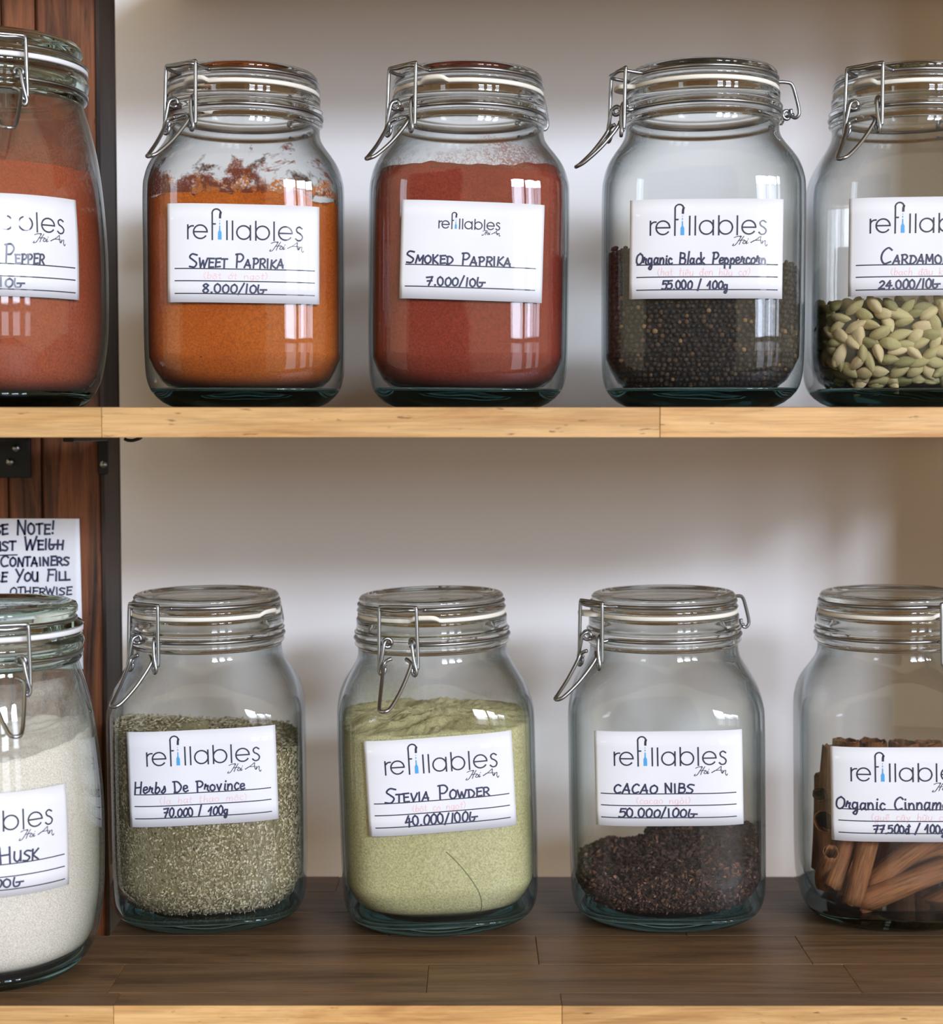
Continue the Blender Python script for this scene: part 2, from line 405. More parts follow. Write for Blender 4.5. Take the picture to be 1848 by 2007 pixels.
g('n', .5, '.06,.54 .07,0', '~.07,.3 .24,.55 .4,.4 .42,0'); g('p', .5, '.08,.54 .06,-.4', '~.08,.3 .25,.56 .44,.3 .28,.0 .08,.1'); g('r', .4, '~.02,.2 .12,.62 .16,.45', '~.16,.45 .32,.48 .26,.15 .38,.0'); g('s', .42, '~.02,.1 .18,.35 .24,.6 .34,.2 .2,0 .04,.05')
g('t', .36, '.16,.9 .14,.05 .28,0', '.02,.58 .32,.6'); g('u', .5, '~.06,.54 .06,.12 .2,0 .36,.2', '.4,.54 .4,0'); g('v', .45, '.03,.54 .18,0 .4,.56'); g('y', .46, '.04,.54 .22,.08', '.42,.54 .1,-.4'); g('ø', .5, '~.38,.45 .15,.54 .04,.25 .18,.0 .38,.15', '.4,1 .4,0', '.22,.8 .52,.82')
DIA = {'.': '.22,-.16 .24,-.2', '^': '.08,.68 .22,.84 .38,.68', "'": '.26,.7 .38,.88', '`': '.1,.88 .24,.7', '~': '.06,.7 .18,.8 .28,.7 .4,.8', '+': '.42,.5 .52,.66'}
for ch, base, ds in (('ạ','a','.'),('ê','e','^'),('ữ','u','~+'),('ơ','o','+'),('ộ','o','^.'),('ọ','o','.'),('ớ','o',"+'"),('ế','e',"^'"),('â','a','^'),('ò','o','`')):
    wdt, ss = G[base]; G[ch] = (wdt, ss + [(False, [tuple(float(q) for q in p.split(',')) for p in DIA[d].split()]) for d in ds])
G['đ'] = (G['d'][0], G['d'][1] + [(False, [(.24, .8), (.54, .82)])])

def ribbon(out, pts, wd):
    """2-D stroke -> quads; sharp corners restart the ribbon so that it keeps its width"""
    if len(pts) < 2: return
    runs = [[pts[0]]]
    for i in range(1, len(pts)):
        runs[-1].append(pts[i])
        if i < len(pts)-1:
            a = Vector(pts[i]) - Vector(pts[i-1]); c = Vector(pts[i+1]) - Vector(pts[i])
            if a.length > 1e-9 and c.length > 1e-9 and a.angle(c) > .7: runs.append([pts[i]])
    for run in runs:
        P = [Vector(p) for p in run]
        if (P[-1]-P[0]).length < 1e-9 and len(P) < 3: continue
        d0 = (P[1]-P[0]); d1 = (P[-1]-P[-2])
        if d0.length > 1e-9: P[0] = P[0] - d0.normalized()*wd*.4
        if d1.length > 1e-9: P[-1] = P[-1] + d1.normalized()*wd*.4
        V = []
        for i in range(len(P)):
            d = (P[min(i+1, len(P)-1)] - P[max(i-1, 0)])
            if d.length < 1e-9: d = Vector((1, 0))
            d.normalize(); n = Vector((-d.y, d.x))*wd/2
            V += [P[i]+n, P[i]-n]
        out.append(V)

def text(out, s, x0, x1, base, h, pen, jit=.5, caps=False, slope=0.0, seed=1, shear=.06, base2=None):
    """lays the string out between x0 and x1 (x right, y DOWN); caps=True draws all but word starts smaller"""
    r = random.Random(seed); tot = 0; sc = []
    prev = ' '
    for ch in s:
        k = 1.0
        if caps and prev != ' ' and ch.isalpha(): k = .78
        if caps and prev == ' ' and ch.isalpha(): k = caps
        sc.append(k); tot += G[ch][0]*k + .07; prev = ch
    ux = (x1-x0)/tot; x = x0
    for ch, k in zip(s, sc):
        wdt, ss = G[ch]; jy = r.uniform(-jit, jit); ja = 1 + r.uniform(-.09, .09); shear_ = shear + r.uniform(-.10, .10); drift = r.uniform(-.06, .06)
        for sm, pts in ss:
            pp = [(x + px*k*ux + py*h*k*shear_, base - py*h*k*ja + jy - px*drift*h - slope*(x-x0)) for px, py in pts]
            if sm and len(pp) > 2: pp = [tuple(q)[:2] for q in crom([(a, c, 0) for a, c in pp], 5)]
            ribbon(out, pp, pen)
        x += (wdt*k + .07)*ux

def arc(cx, cy, r, a0, a1, n=22):
    return [(cx + r*cos(R(a0+(a1-a0)*i/n)), cy - r*sin(R(a0+(a1-a0)*i/n))) for i in range(n+1)]
def logo(dark, blue, script, ox, oy, k, pen=2.75):
    """wordmark with a tap for an f and a little bottle for an i; (ox, oy) is the foot of the r"""
    def T(pts): return [(ox + (x-40.5)*k, oy + (y-68)*k) for x, y in pts]
    pw = pen*k if k > .7 else 2.0
    cy = 54.4; rr = 12.9
    rib = lambda pts: ribbon(dark, T(pts), pw)
    rib([(41.5, 41.5), (41.5, 68)]); rib(arc(50.5, 52.5, 9.3, 160, 80, 8))
    for cx in (65.3, 227.2):
        rib(arc(cx, cy, rr, 0, 322, 30)); rib([(cx-rr, cy), (cx+rr, cy)])
    rib([(88, 69), (88, 19)]); rib(arc(96, 18.5, 8.2, 180, 8, 18)); ribbon(dark, T([(104.0, 17), (103.0, 21), (102.8, 26.5)]), pw*1.5); rib([(88, 39), (93.6, 39)])
    for x in (115.8, 126.4, 205.4): rib([(x, 33), (x, 68.5)])
    rib(arc(147.4, cy, rr, 0, 360, 32)); rib([(160.2, 41), (160.2, 68.5)])
    rib([(170.6, 32.5), (170.6, 68.5)]); rib(arc(183.4, cy, rr, 0, 360, 32))
    sp = [(259.5, 44.5), (254, 41.3), (248.6, 45), (250, 51), (256, 54.6), (260, 60), (257.5, 66.3), (251, 67.6), (246.6, 64)]
    rib([tuple(q)[:2] for q in crom([(a, c, 0) for a, c in sp], 5)])
    # bottle and drops
    bt = [(101.2, 42), (103.0, 42), (103.2, 51), (105.4, 55), (105.6, 68.6), (98.8, 68.6), (99.0, 55), (101.0, 51)]
    blue.append(('poly', T(bt))); blue.append(('poly', T([(102.1, 35.5), (103.2, 38.4), (102.1, 40), (101, 38.4)])))
    blue.append(('poly', T([(102.1, 31.2), (102.8, 33), (102.1, 34), (101.4, 33)])))
    # handwritten place name under the wordmark
    sc = [[(199,86),(197,89),(202,88),(208,80),(213,72),(211,71)], [(200,74),(207,71.5),(213,72.5)], [(218,71.5),(213,79),(209.5,87)], [(208,79.5),(219,78.5)],
          [(219,80),(216,84),(219,85.5),(222,82),(220,79.5)], [(224.5,80),(222.5,85.5),(226,84)], [(226,76.5),(226.4,77)],
          [(231,83),(236,81),(244,76),(250,71.5),(249.5,78),(251,85)], [(232,83.5),(238,79.5),(251,79)], [(253.5,79.5),(252.5,85.5),(256,80.5),(259,80),(258.4,86),(260.5,90),(262.5,87)]]
    for st in sc:
        st = [tuple(q)[:2] for q in crom([(a, c, 0) for a, c in st], 4)] if len(st) > 2 else st
        ribbon(script, T(st), 1.25*max(k, .75))

# ------------------------------------------------------------------ jars
SEG = 112
def interp(prof, z):
    if z <= prof[0][0]: return prof[0][1:]
    for a, c in zip(prof[:-1], prof[1:]):
        if z <= c[0]:
            t = (z-a[0])/(c[0]-a[0]+1e-12); return tuple(a[i] + (c[i]-a[i])*t for i in (1, 2))
    return prof[-1][1:]
def rho(th, r, n):
    if n <= 2.001: return r
    return r/((abs(sin(th))**n + abs(cos(th))**n)**(1.0/n))
def pt(th, z, r, n): q = rho(th, r, n); return (q*sin(th), -q*cos(th), z)
def dense(prof, sub=5): return [tuple(p) for p in crom(prof, sub)]
def lathe(mb, prof, closed_prof=False, cap0=False, cap1=False, seg=SEG):
    V = []; Fs = []; n = len(prof)
    for (z, r, e) in prof:
        for k in range(seg): V.append(pt(2*pi*k/seg, z, max(r, 1e-5), e))
    for i in range(n if closed_prof else n-1):
        j = (i+1) % n
        for k in range(seg):
            Fs.append((i*seg+k, i*seg+(k+1) % seg, j*seg+(k+1) % seg, j*seg+k))
    if cap0: Fs.append(tuple(reversed(range(seg))))
    if cap1: Fs.append(tuple(range((n-1)*seg, n*seg)))
    mb.add(V, Fs)

SQ_OUT = dense([(.0125,.0574,3.5),(.016,.0586,3.7),(.022,.0596,3.9),(.034,.0601,4),(.050,.0603,4),(.09,.0603,4),(.128,.0602,4),(.138,.0593,3.8),(.146,.0570,3.4),(.153,.0535,2.8),(.159,.0498,2.35),(.164,.0472,2.08),(.168,.0462,2),(.171,.0461,2)])
SQ_BASE = [(.0004,.0400,2),(.0012,.0425,2.1),(.0024,.0458,2.35),(.0045,.0500,2.7),(.0076,.0538,3.1),(.0105,.0562,3.4),(.0125,.0574,3.5)]
SQ_NECK = dense([(.171,.0461,2),(.1725,.0466,2),(.1742,.0482,2),(.1760,.0476,2),(.1780,.0466,2),(.1800,.0476,2),(.1818,.0482,2),(.1834,.0470,2),(.186,.0466,2),(.1895,.0467,2),(.1903,.0462,2)], 3)
SQ = dict(outer=SQ_OUT, base=SQ_BASE, neck=SQ_NECK, wall=.0026, zin=.0130, sq=True,
          rn_in=.0425, z_neck0=.171, z_rim=.1903, z_wire=.178, z_lidw=.1985, r_wire=.0476, r_lidw=.0448,
          gasket=(.0425, .0458, .1906, .1932),
          lid=[(.1934,.0430,2),(.1934,.0456,2),(.1950,.0464,2),(.1966,.0452,2),(.1985,.0436,2),(.2002,.0446,2),(.2020,.0448,2),(.2036,.0434,2),(.2042,.0412,2),(.2036,.0388,2),(.2018,.0368,2),(.2012,.0340,2),(.2010,.0,2)],
          lidb=[(.1934,.0430,2),(.1905,.0421,2),(.1880,.0415,2),(.1872,.0395,2),(.1885,.0370,2),(.1945,.0350,2),(.1958,.0300,2),(.1960,.0,2)])
RD_OUT = dense([(.010,.0545,2),(.0187,.0582,2),(.036,.0613,2),(.056,.0625,2),(.0926,.0625,2),(.123,.0604,2),(.1477,.0572,2),(.166,.0530,2),(.175,.0503,2),(.178,.0496,2)])
RD_BASE = [(.0004,.0440,2),(.0015,.0465,2),(.0045,.0500,2),(.010,.0545,2)]
RD_NECK = dense([(.178,.0496,2),(.1795,.0508,2),(.181,.0516,2),(.1825,.0508,2),(.1842,.0503,2),(.1865,.0520,2),(.190,.0529,2),(.1925,.0520,2),(.194,.0510,2),(.1955,.0510,2)], 3)
RD = dict(outer=RD_OUT, base=RD_BASE, neck=RD_NECK, wall=.0026, zin=.0090, sq=False,
          rn_in=.0455, z_neck0=.178, z_rim=.1955, z_wire=.1840, z_lidw=.2030, r_wire=.0513, r_lidw=.0482,
          gasket=(.0450, .0522, .1957, .1985),
          lid=[(.1987,.0455,2),(.1987,.0520,2),(.2000,.0527,2),(.2016,.0505,2),(.2032,.0472,2),(.2048,.0476,2),(.2070,.0492,2),(.2095,.0494,2),(.2118,.0484,2),(.2130,.0455,2),(.2124,.0420,2),(.2110,.0400,2),(.2106,.0,2)],
          lidb=[(.1987,.0455,2),(.1955,.0448,2),(.1940,.0440,2),(.1935,.0420,2),(.1950,.0395,2),(.2030,.0370,2),(.2045,.0320,2),(.2048,.0,2)])

def inner_prof(K):
    o = K['outer']; wl = K['wall']; zi = K['zin']; pr = []
    if K['sq']: pr = [(zi, .0, 2), (zi-.0002, .025, 2), (zi, .040, 2.4), (zi+.0015, .0470, 2.9), (zi+.005, .0512, 3.2), (zi+.011, .0545, 3.6)]
    else: pr = [(zi, .0, 2), (zi, .035, 2), (zi+.0012, .0470, 2), (zi+.005, .0525, 2), (zi+.011, .0558, 2)]
    zt = zi + .018
    for (z, r, n) in o:
        if z > zt: pr.append((z, r-wl, n))
    pr.append((K['z_neck0']+.0001, K['rn_in'], 2))
    return pr

def clasp_frame(al):
    a = Vector((sin(al), -cos(al), 0)); t = Vector((cos(al), sin(al), 0))
    return lambda u, o, z: a*o + t*u + Vector((0, 0, z))

def make_jar(K, px, d, zshelf, yaw, clasp, name_label, group, lean=0.0, glass='glass', lidg='lid_glass', tab=None, tab_kind='up', lever=0.0, lidshift=0.0, wire_r=.00110, rubber='rubber'):
    X = at(px, 600 if zshelf > .1 else 1600, d).x
    j = empty('storage_jar', (X, d, zshelf), R(yaw), R(lean)); tag(j, name_label, 'jar', group)
    # glass: walls outside and inside
    m = MB(); lathe(m, K['outer']); ip = inner_prof(K)
    lathe(m, [(z, r, n) for z, r, n in ip])
    m.build('glass_body', M[glass], j)
    # thick pressed base
    m = MB(); zi = K['zin']
    top = [(K['outer'][0][0], K['outer'][0][1]-.0003, K['outer'][0][2]), (zi-.0006, .046 if K['sq'] else .047, 2.6 if K['sq'] else 2), (zi-.0010, .038, 2.2), (zi-.0009, .02, 2), (zi-.0008, 0, 2)]
    prof = [(.0028, 0, 2), (.0024, .022, 2), (.0012, .033, 2), (.0004, .0375, 2)] + K['base'] + top
    lathe(m, prof); m.build('thick_base', M['base_glass'], j)
    # neck ring, a solid band of glass with two beads
    m = MB(); nk = K['neck']; ri = K['rn_in']
    prof = list(nk) + [(K['z_rim']+.0001, ri+.002, 2), (K['z_rim'], ri+.0006, 2), (K['z_rim']-.0008, ri, 2), (K['z_neck0']+.004, ri, 2), (K['z_neck0']+.0002, ri+.0003, 2)]
    lathe(m, prof, closed_prof=True); m.build('neck', M[lidg], j)
    dx = lidshift
    # rubber seal with its pull tab
    r0, r1, z0, z1 = K['gasket']; m = MB()
    prof = [(z0, r0), (z0, r1-.0004), (z0+.0004, r1), (z1-.0004, r1), (z1, r1-.0004), (z1, r0)]
    V = []; Fs = []; tb = R(tab) if tab is not None else None; n = len(prof)
    for k in range(SEG*2):
        th = 2*pi*k/(SEG*2); bulge = lift = 0
        if tb is not None:
            dd = (th - tb + pi) % (2*pi) - pi; e = max(0, 1 - (abs(dd)/.20)**4)
            if tab_kind == 'out': bulge = .0085*e; lift = .0006*e
            else: bulge = .0016*e; lift = .0022*e
        for (z, r) in prof:
            f = 1 if r > r0 + .001 else 0
            q = r + bulge*f; V.append((q*sin(th), -q*cos(th), z + lift*f))
    for k in range(SEG*2):
        k2 = (k+1) % (SEG*2)
        for i in range(n): Fs.append((k*n+i, k2*n+i, k2*n+(i+1) % n, k*n+(i+1) % n))
    m.add(V, Fs); m.build('rubber_seal', M[rubber], j)
    # lid
    m = MB(); lathe(m, list(reversed(K['lidb']))[:-1] + K['lid']); lid = m.build('lid', M[lidg], j); lid.location.x = dx
    # wires
    cam_az = math.atan2(-X, d)
    al = R(clasp) + cam_az - R(yaw); P = clasp_frame(al); H = clasp_frame(al+pi)
    zl, zw, rl, rw = K['z_lidw'], K['z_wire'], K['r_lidw'], K['r_wire']; W = wire_r
    ds = rw - .0476; dz = zw - .178; dl = zl - .1985
    m = MB(); gap = math.asin(.0115/rl); pts = []
    for i in range(121):
        th = al + gap + (2*pi-2*gap)*i/120; pts.append((rl*sin(th), -rl*cos(th), zl))
    loop = [P(-.0115, rl+.004, zl+.0004), P(-.0108, rl+.009, zl+.001), P(-.007, rl+.0118, zl+.0013), P(0, rl+.0122, zl+.0008), P(.007, rl+.0118, zl+.0013), P(.0108, rl+.009, zl+.001), P(.0115, rl+.004, zl+.0004)]
    pts = pts[:-1] + crom([Vector(pts[-1])] + loop + [Vector(pts[0])], 5)[:-1]
    m.tube(pts, W, 10, True); o = m.build('lid_wire', M['wire'], j)
    m = MB(); pts = []; g2 = math.asin(.0075/rw)
    for i in range(121):
        th = al + g2 + (2*pi-2*g2)*i/120; pts.append((rw*sin(th), -rw*cos(th), zw))
    m.tube(pts, W, 10); c8 = []
    for s in (-1, 1):            # the neck wire ends in a round eye on each side of the clasp
        c = P(s*.0080, rw+.0048, zw+.0018); a1 = P(0, 1, 0) - P(0, 0, 0); z1_ = Vector((0, 0, 1)); tt = P(1, 0, 0) - P(0, 0, 0)
        ex = (a1*.55 + tt*s*.83).normalized()
        ring = [c + (ex*cos(t) + z1_*sin(t))*.0026 for t in [R(-130 + 330*i/18) for i in range(19)]]
        m.tube(crom([P(s*.0076, rw, zw), P(s*.0072, rw+.0020, zw-.0006)] + [ring[0]], 4)[:-1] + ring, W, 10)
    m.build('neck_wire', M['wire'], j)
    # bail over the lid
    m = MB(); zt = zl + .0028; zb = zw - .0125
    ob = rl + .0092
    half = lambda s: [P(s*.0100, ob, zt), P(s*.0114, ob, zt-.0006), P(s*.0118, ob+.0003, zt-.0026), P(s*.0121, ob+.0008, (zt+zb)/2), P(s*.0123, ob+.0012, zb+.002), P(s*.0119, ob+.0014, zb), P(s*.0105, ob+.0014, zb-.0009), P(s*.0092, ob+.0014, zb+.0006), P(s*.0086, ob+.0008, zb+.0022)]
    pts = list(reversed(half(-1))) + half(1)
    m.tube(crom(pts, 4), W, 10); m.build('bail', M['wire'], j)
    # links between the eyes and the lever
    m = MB()
    for s in (-1, 1):
        lk = [P(s*.0072, rw+.0036, zw+.0040), P(s*.0086, rw+.0072, zw+.0024), P(s*.0096, rw+.0085, zw-.004), P(s*.0108, rw+.0090, zw-.010), P(s*.0118, rw+.0090, zw-.0142), P(s*.0106, rw+.0088, zw-.0166), P(s*.0088, rw+.0082, zw-.0150), P(s*.0084, rw+.0078, zw-.0125)]
        m.tube(crom(lk, 4), W, 10)
    m.build('link', M['wire'], j)
    m = MB(); lv = lever
    hl = lambda s: [P(s*.0046, rw+.0070, zw-.0072), P(s*.0066, rw+.0082, zw-.0080), P(s*.0086, rw+.0095, zw-.0100), P(s*.0080, rw+.0130, zw-.0150), P(s*.0062, rw+.0205, zw-.0238), P(s*.0038, rw+.0290, zw-.0316), P(s*.0018, rw+.0325, zw-.0338)]
    pts = hl(-1) + list(reversed(hl(1)))
    if lever:
        c0 = P(0, rw+.0085, zw-.010); ax = (P(1, 0, 0)-P(0, 0, 0)); rot = Matrix.Rotation(R(lever), 3, ax)
        pts = [c0 + rot @ (q-c0) for q in pts]
    m.tube(crom(pts, 4), W*1.05, 10); m.build('lever', M['wire'], j)
    # hinge at the back
    m = MB()
    for s in (-1, 1):
        hg = [H(s*.0112, rl-.0020, zl), H(s*.0112, rl+.0050, zl+.0002), H(s*.0112, rl+.0092, zl-.0010), H(s*.0110, rl+.0120, zl-.0075), H(s*.0108, rl+.0145, zl-.0165), H(s*.0104, rl+.0138, zl-.0196), H(s*.0094, rl+.0122, zl-.0204), H(s*.0084, rl+.0106, zl-.0188), H(s*.0082, rl+.0102, zl-.0150)]
        m.tube(crom(hg, 4), W, 10)
        e = H(s*.0062, rw+.0055, zw+.0022)
        ring = [e + (H(0, 1, 0)-H(0, 0, 0))*cos(t)*.0024 + Vector((0, 0, 1))*sin(t)*.0026 for t in [2*pi*i/14 for i in range(14)]]
        m.tube(ring, W, 8, True); m.tube([H(s*.0062, rw, zw), H(s*.0062, rw+.0032, zw+.0010)], W, 8)
    m.tube([H(-.0100, rl+.0108, zl-.0186), H(0, rl+.0104, zl-.0186), H(.0100, rl+.0108, zl-.0186)], W, 8)
    m.build('hinge', M['wire'], j)
    j['_'] = 0; del j['_']
    return j

U = .0878/295                            # one label pixel in metres
def add_label(j, K, zc, content, wpx=295, hpx=190, tilt=0.0, ds=0.0, edge=None):
    """paper sticker wrapped on the front of the jar, with its print and handwriting"""
    o = K['outer']; r, n = interp(o, zc); tab = []; s = 0; last = None
    for i in range(-400, 401):
        th = i/400*1.35; q = Vector(pt(th, zc, r, n))
        tab.append([0, th, q])
    for i in range(1, len(tab)): tab[i][0] = tab[i-1][0] + (tab[i][2]-tab[i-1][2]).length
    mid = tab[400][0]
    for t in tab: t[0] -= mid
    def theta(s):
        lo, hi = 0, len(tab)-1
        while hi-lo > 1:
            m_ = (lo+hi)//2
            if tab[m_][0] < s: lo = m_
            else: hi = m_
        a, c = tab[lo], tab[hi]; return a[1] + (c[1]-a[1])*(s-a[0])/(c[0]-a[0]+1e-12)
    ct, st = cos(R(tilt)), sin(R(tilt))
    def mp(x, y, off):
        a = (x - wpx/2)*U; bb = (hpx/2 - y)*U
        s_ = a*ct - bb*st + ds; z = zc + a*st + bb*ct
        th = theta(s_); rr, nn = interp(o, z); q = rho(th, rr, nn) + off
        return (q*sin(th), -q*cos(th), z)
    m = MB(); nx, ny = 40, 6; V = []
    for off in (.00022, .00034):
        for iy in range(ny+1):
            for ix in range(nx+1): V.append(mp(wpx*ix/nx, hpx*iy/ny, off))
    Fs = []; q = (nx+1)*(ny+1)
    for iy in range(ny):
        for ix in range(nx):
            a = iy*(nx+1)+ix; Fs.append((q+a, q+a+nx+1, q+a+nx+2, q+a+1)); Fs.append((a, a+1, a+nx+2, a+nx+1))
    for ix in range(nx):
        Fs.append((ix, q+ix, q+ix+1, ix+1)); a = ny*(nx+1)+ix; Fs.append((a, a+1, q+a+1, q+a))
    for iy in range(ny):
        a = iy*(nx+1); Fs.append((a, a+nx+1, q+a+nx+1, q+a)); a += nx; Fs.append((a, q+a, q+a+nx+1, a+nx+1))
    m.add(V, Fs); lab = m.build('paper_label', M['paper'], j)
    parts = dict(logo=[], bottle_mark=[], place_script=[], ruled_lines=[], handwriting=[], faded_writing=[])
    content(parts)
    mats = dict(logo='ink', bottle_mark='blue', place_script='ink', ruled_lines='ink', handwriting='marker', faded_writing='pink')
    for nm, rs in parts.items():
        if not rs: continue
        m = MB(); off = {'faded_writing': .00046, 'ruled_lines': .00050}.get(nm, .00056)
        for rb in rs:
            if rb[0] == 'poly':
                P = [mp(x, y, off) for x, y in rb[1]]; m.add(P, [tuple(reversed(range(len(P))))])
            else:
                P = [mp(q.x, q.y, off) for q in rb]
                m.add(P, [(2*i, 2*i+1, 2*i+3, 2*i+2) for i in range(len(P)//2-1)])
        m.build(nm, M[mats[nm]], lab, smooth=False)
    return lab

def std_label(main, price, pink=None, lx=40.5, ly=68, k=1.0, rules=(125, 148.5, 173), rx=(15, 285), pen=3.3):
    def f(p):
        logo(p['logo'], p['bottle_mark'], p['place_script'], lx, ly, k)
        for y in rules:
            p['ruled_lines'].append([Vector((rx[0] + (rx[1]-rx[0])*i/24 , y + s*1.0)) for i in range(25) for s in (-1, 1)])
        for (s, x0, x1, base, h, kw) in (main, price): text(p['handwriting'], s, x0, x1, base, h, kw.pop('pen', pen), **kw)
        if pink: s, x0, x1, base, h = pink; text(p['faded_writing'], s, x0, x1, base, h, 1.0, seed=4)
    return f

def fill(K, hfun, name, m, j, gap=.0005, zb=None, label='', cat='powder', kind='stuff', centre=None, seg=SEG*3, rough=0.0, shrink=0.0):
    """contents that press against the glass: sides follow the inner wall, top is hfun(theta, t)"""
    ip = inner_prof(K); z0 = K['zin'] + .0004
    mb = MB(); V = []; Fs = []; NS, NT = 46, 22
    def side(th, k):
        h = hfun(th, 1.0); z = z0 + (h - z0)*k
        return z
    def inner(z):
        pr = [q for q in ip if q[1] > .02]
        if z < pr[0][0]: z = pr[0][0]
        return interp(pr, z)
    for i in range(6):
        t = i/6
        for k in range(seg): V.append(pt(2*pi*k/seg, z0, max(.0001, (.040 if K['sq'] else .044)*t), 2.2 if K['sq'] else 2))
    for i in range(NS+1):
        kk = i/NS
        for k in range(seg):
            th = 2*pi*k/seg; z = side(th, kk); r, n = inner(max(z, z0+.0004))
            if z - z0 < .004: r = min(r, .0415 + (z-z0)/.004*(r-.0415) + .0005) if kk < .1 else r
            r -= gap + shrink
            V.append(pt(th, z, r, n))
    for i in range(1, NT+1):
        t = 1 - i/NT
        for k in range(seg):
            th = 2*pi*k/seg; z = hfun(th, t); r, n = inner(hfun(th, 1.0)); V.append(pt(th, z, max(1e-4, (r-gap-shrink)*t), n + (2-n)*(1-t)))
    n_ = len(V)//seg
    for i in range(n_-1):
        for k in range(seg): Fs.append((i*seg+k, i*seg+(k+1) % seg, (i+1)*seg+(k+1) % seg, (i+1)*seg+k))
    mb.add(V, Fs)
    o = mb.build(name, m); o.matrix_world = j.matrix_basis.copy() if False else Matrix.LocRotScale(j.location, j.rotation_euler, None)
    tag(o, label, cat, kind=kind); return o

def residue(K, z0, z1, m, j, name='powder_residue', lift=.00035):
    ip = inner_prof(K); mb = MB(); V = []; n = 26
    for i in range(n+1):
        z = z0 + (z1-z0)*i/n; r, e = interp([q for q in ip if q[1] > .02], z); V.append((z, r-lift, e))
    lathe(mb, V); o = mb.build(name, m, j); o['kind'] = 'stuff'; return o

def fz(y, d):                            # height above the jar's own shelf for a front-wall pixel row
    return at(924, y, d).z
def hn(th, t, sc=3.0, amp=.002, seed=0.0):
    return mnoise.noise(Vector((sin(th)*t*sc+seed, cos(th)*t*sc, seed)))*amp + mnoise.noise(Vector((sin(th)*t*sc*4+seed, cos(th)*t*sc*4, seed+3)))*amp*.5

DU = .979                                # distance of the jar centres
GU, GL = 'clip-top jars on the upper shelf', 'clip-top jars on the lower shelf'
KW = dict
# --- upper shelf
zc = lambda y0, y1, d: (fz(y0, d) + fz(y1, d))/2
j_cay = make_jar(RD, 0, .9376, Z_UP, 19.3, 4, 'round barrel-shaped jar of red pepper powder at the left of the upper shelf', GU, glass='green_glass', lidg='green_lid', rubber='white_rubber', tab=200)
add_label(j_cay, RD, zc(372, 583, .875)-Z_UP, std_label(('CAYENNE PEPPER', 40, 219, 128, 22, KW(caps=1.45, seed=3)), ('000/10G', 70, 180, 173, 17, KW(seed=5)), rules=(130, 153, 177)), ds=.0006)
j_swe = make_jar(SQ, 481, DU, Z_UP, 7.4, -42, 'square jar of orange paprika with dark smears above the powder', GU, tab=-38)
add_label(j_swe, SQ, zc(402, 592, .919)-Z_UP, std_label(('SWEET PAPRIKA', 44, 226, 122, 21.5, KW(caps=1.12, seed=2)), ('8.000/10G', 68, 191, 171.5, 16.5, KW(seed=6)), ('(bột ớt ngọt)', 70, 195, 144, 13)), tilt=-.3)
j_smo = make_jar(SQ, 913, DU, Z_UP, 3.0, -46, 'square jar nearly full of brick-red paprika, its label with a small logo', GU, tab=-30, lean=.5)
add_label(j_smo, SQ, zc(396, 588, .919)-Z_UP, std_label(('SMOKED PAPRIKA', 13, 217, 121.5, 20, KW(caps=1.05, seed=8)), ('7.000/10G', 53, 166, 163.5, 16.5, KW(seed=9)), None, lx=73.5, ly=53, k=.534, rules=(124, 166), rx=(11, 264)), wpx=279, tilt=-1.2)
j_pep = make_jar(SQ, 1373, .970, Z_UP, -5.4, -66, 'square jar half full of black peppercorns', GU, tab=-75, tab_kind='out')
add_label(j_pep, SQ, zc(392, 583, .910)-Z_UP, std_label(('Organic Black Peppercorn', 13, 262, 124, 21, KW(seed=11)), ('55.000 / ¹00g', 64, 190, 172, 16, KW(seed=12)), ('(hạt tiêu đen hữu cơ)', 55, 232, 146, 15)), tilt=-.3)
j_car = make_jar(SQ, 1776, DU, Z_UP, -5.0, -28, 'square jar of pale green cardamom pods at the right of the upper shelf', GU, tab=-45)
add_label(j_car, SQ, zc(387, 578, .919)-Z_UP, std_label(('CARDAMOM', 60, 196, 129, 22, KW(caps=1.35, seed=14)), ('24.000/10G', 58, 174, 176, 17, KW(seed=15)), ('(bạch đậu khấu)'.replace('ậ', 'â').replace('ấ', 'â'), 80, 215, 150, 14), rules=(130, 153, 178)), tilt=.0)
# --- lower shelf
j_psy = make_jar(RD, -18, .884, 0.0, 15.5, 9, 'round jar of off-white husk, half cut off at the left of the lower shelf', GL, glass='green_glass', lidg='green_lid', rubber='white_rubber', tab=200)
j_psy.scale = (1, 1, .979)
add_label(j_psy, RD, zc(1553, 1755, .822), std_label(('PSYLLIUM HUSK', 22, 234, 128, 23, KW(caps=1.2, seed=17)), ('000/100G', 80, 203, 173, 16, KW(seed=18)), rules=(130, 153, 177)), tilt=.0, ds=.0012)
j_her = make_jar(SQ, 414, .982, 0.0, 5.6, -43, 'square jar of dried chopped herbs beside the dark post', GL, tab=60, lean=-.5)
add_label(j_her, SQ, zc(1428, 1618, .922), std_label(('Herbs De Province', 12, 231, 122.5, 22, KW(seed=20)), ('70.000 / ¹00g', 69, 195, 171, 17, KW(seed=21)), ('(lá hạt thảo mộc)'.replace('á', 'a').replace('ả', 'a'), 62, 235, 145, 15), rx=(12, 281)), tilt=1.3)
j_ste = make_jar(SQ, 862, .977, 0.0, 4.2, -21, 'square jar of pale green stevia powder', GL, tab=-8, lean=-1.5)
add_label(j_ste, SQ, zc(1442, 1633, .917), std_label(('STEVIA POWDER', 36, 244, 124, 22, KW(caps=1.25, seed=23)), ('40.000/100G', 73, 214, 172, 19, KW(seed=24)), ('(bột cỏ ngọt)'.replace('ỏ', 'o'), 88, 195, 145, 14), rx=(14, 282)), tilt=2.0)
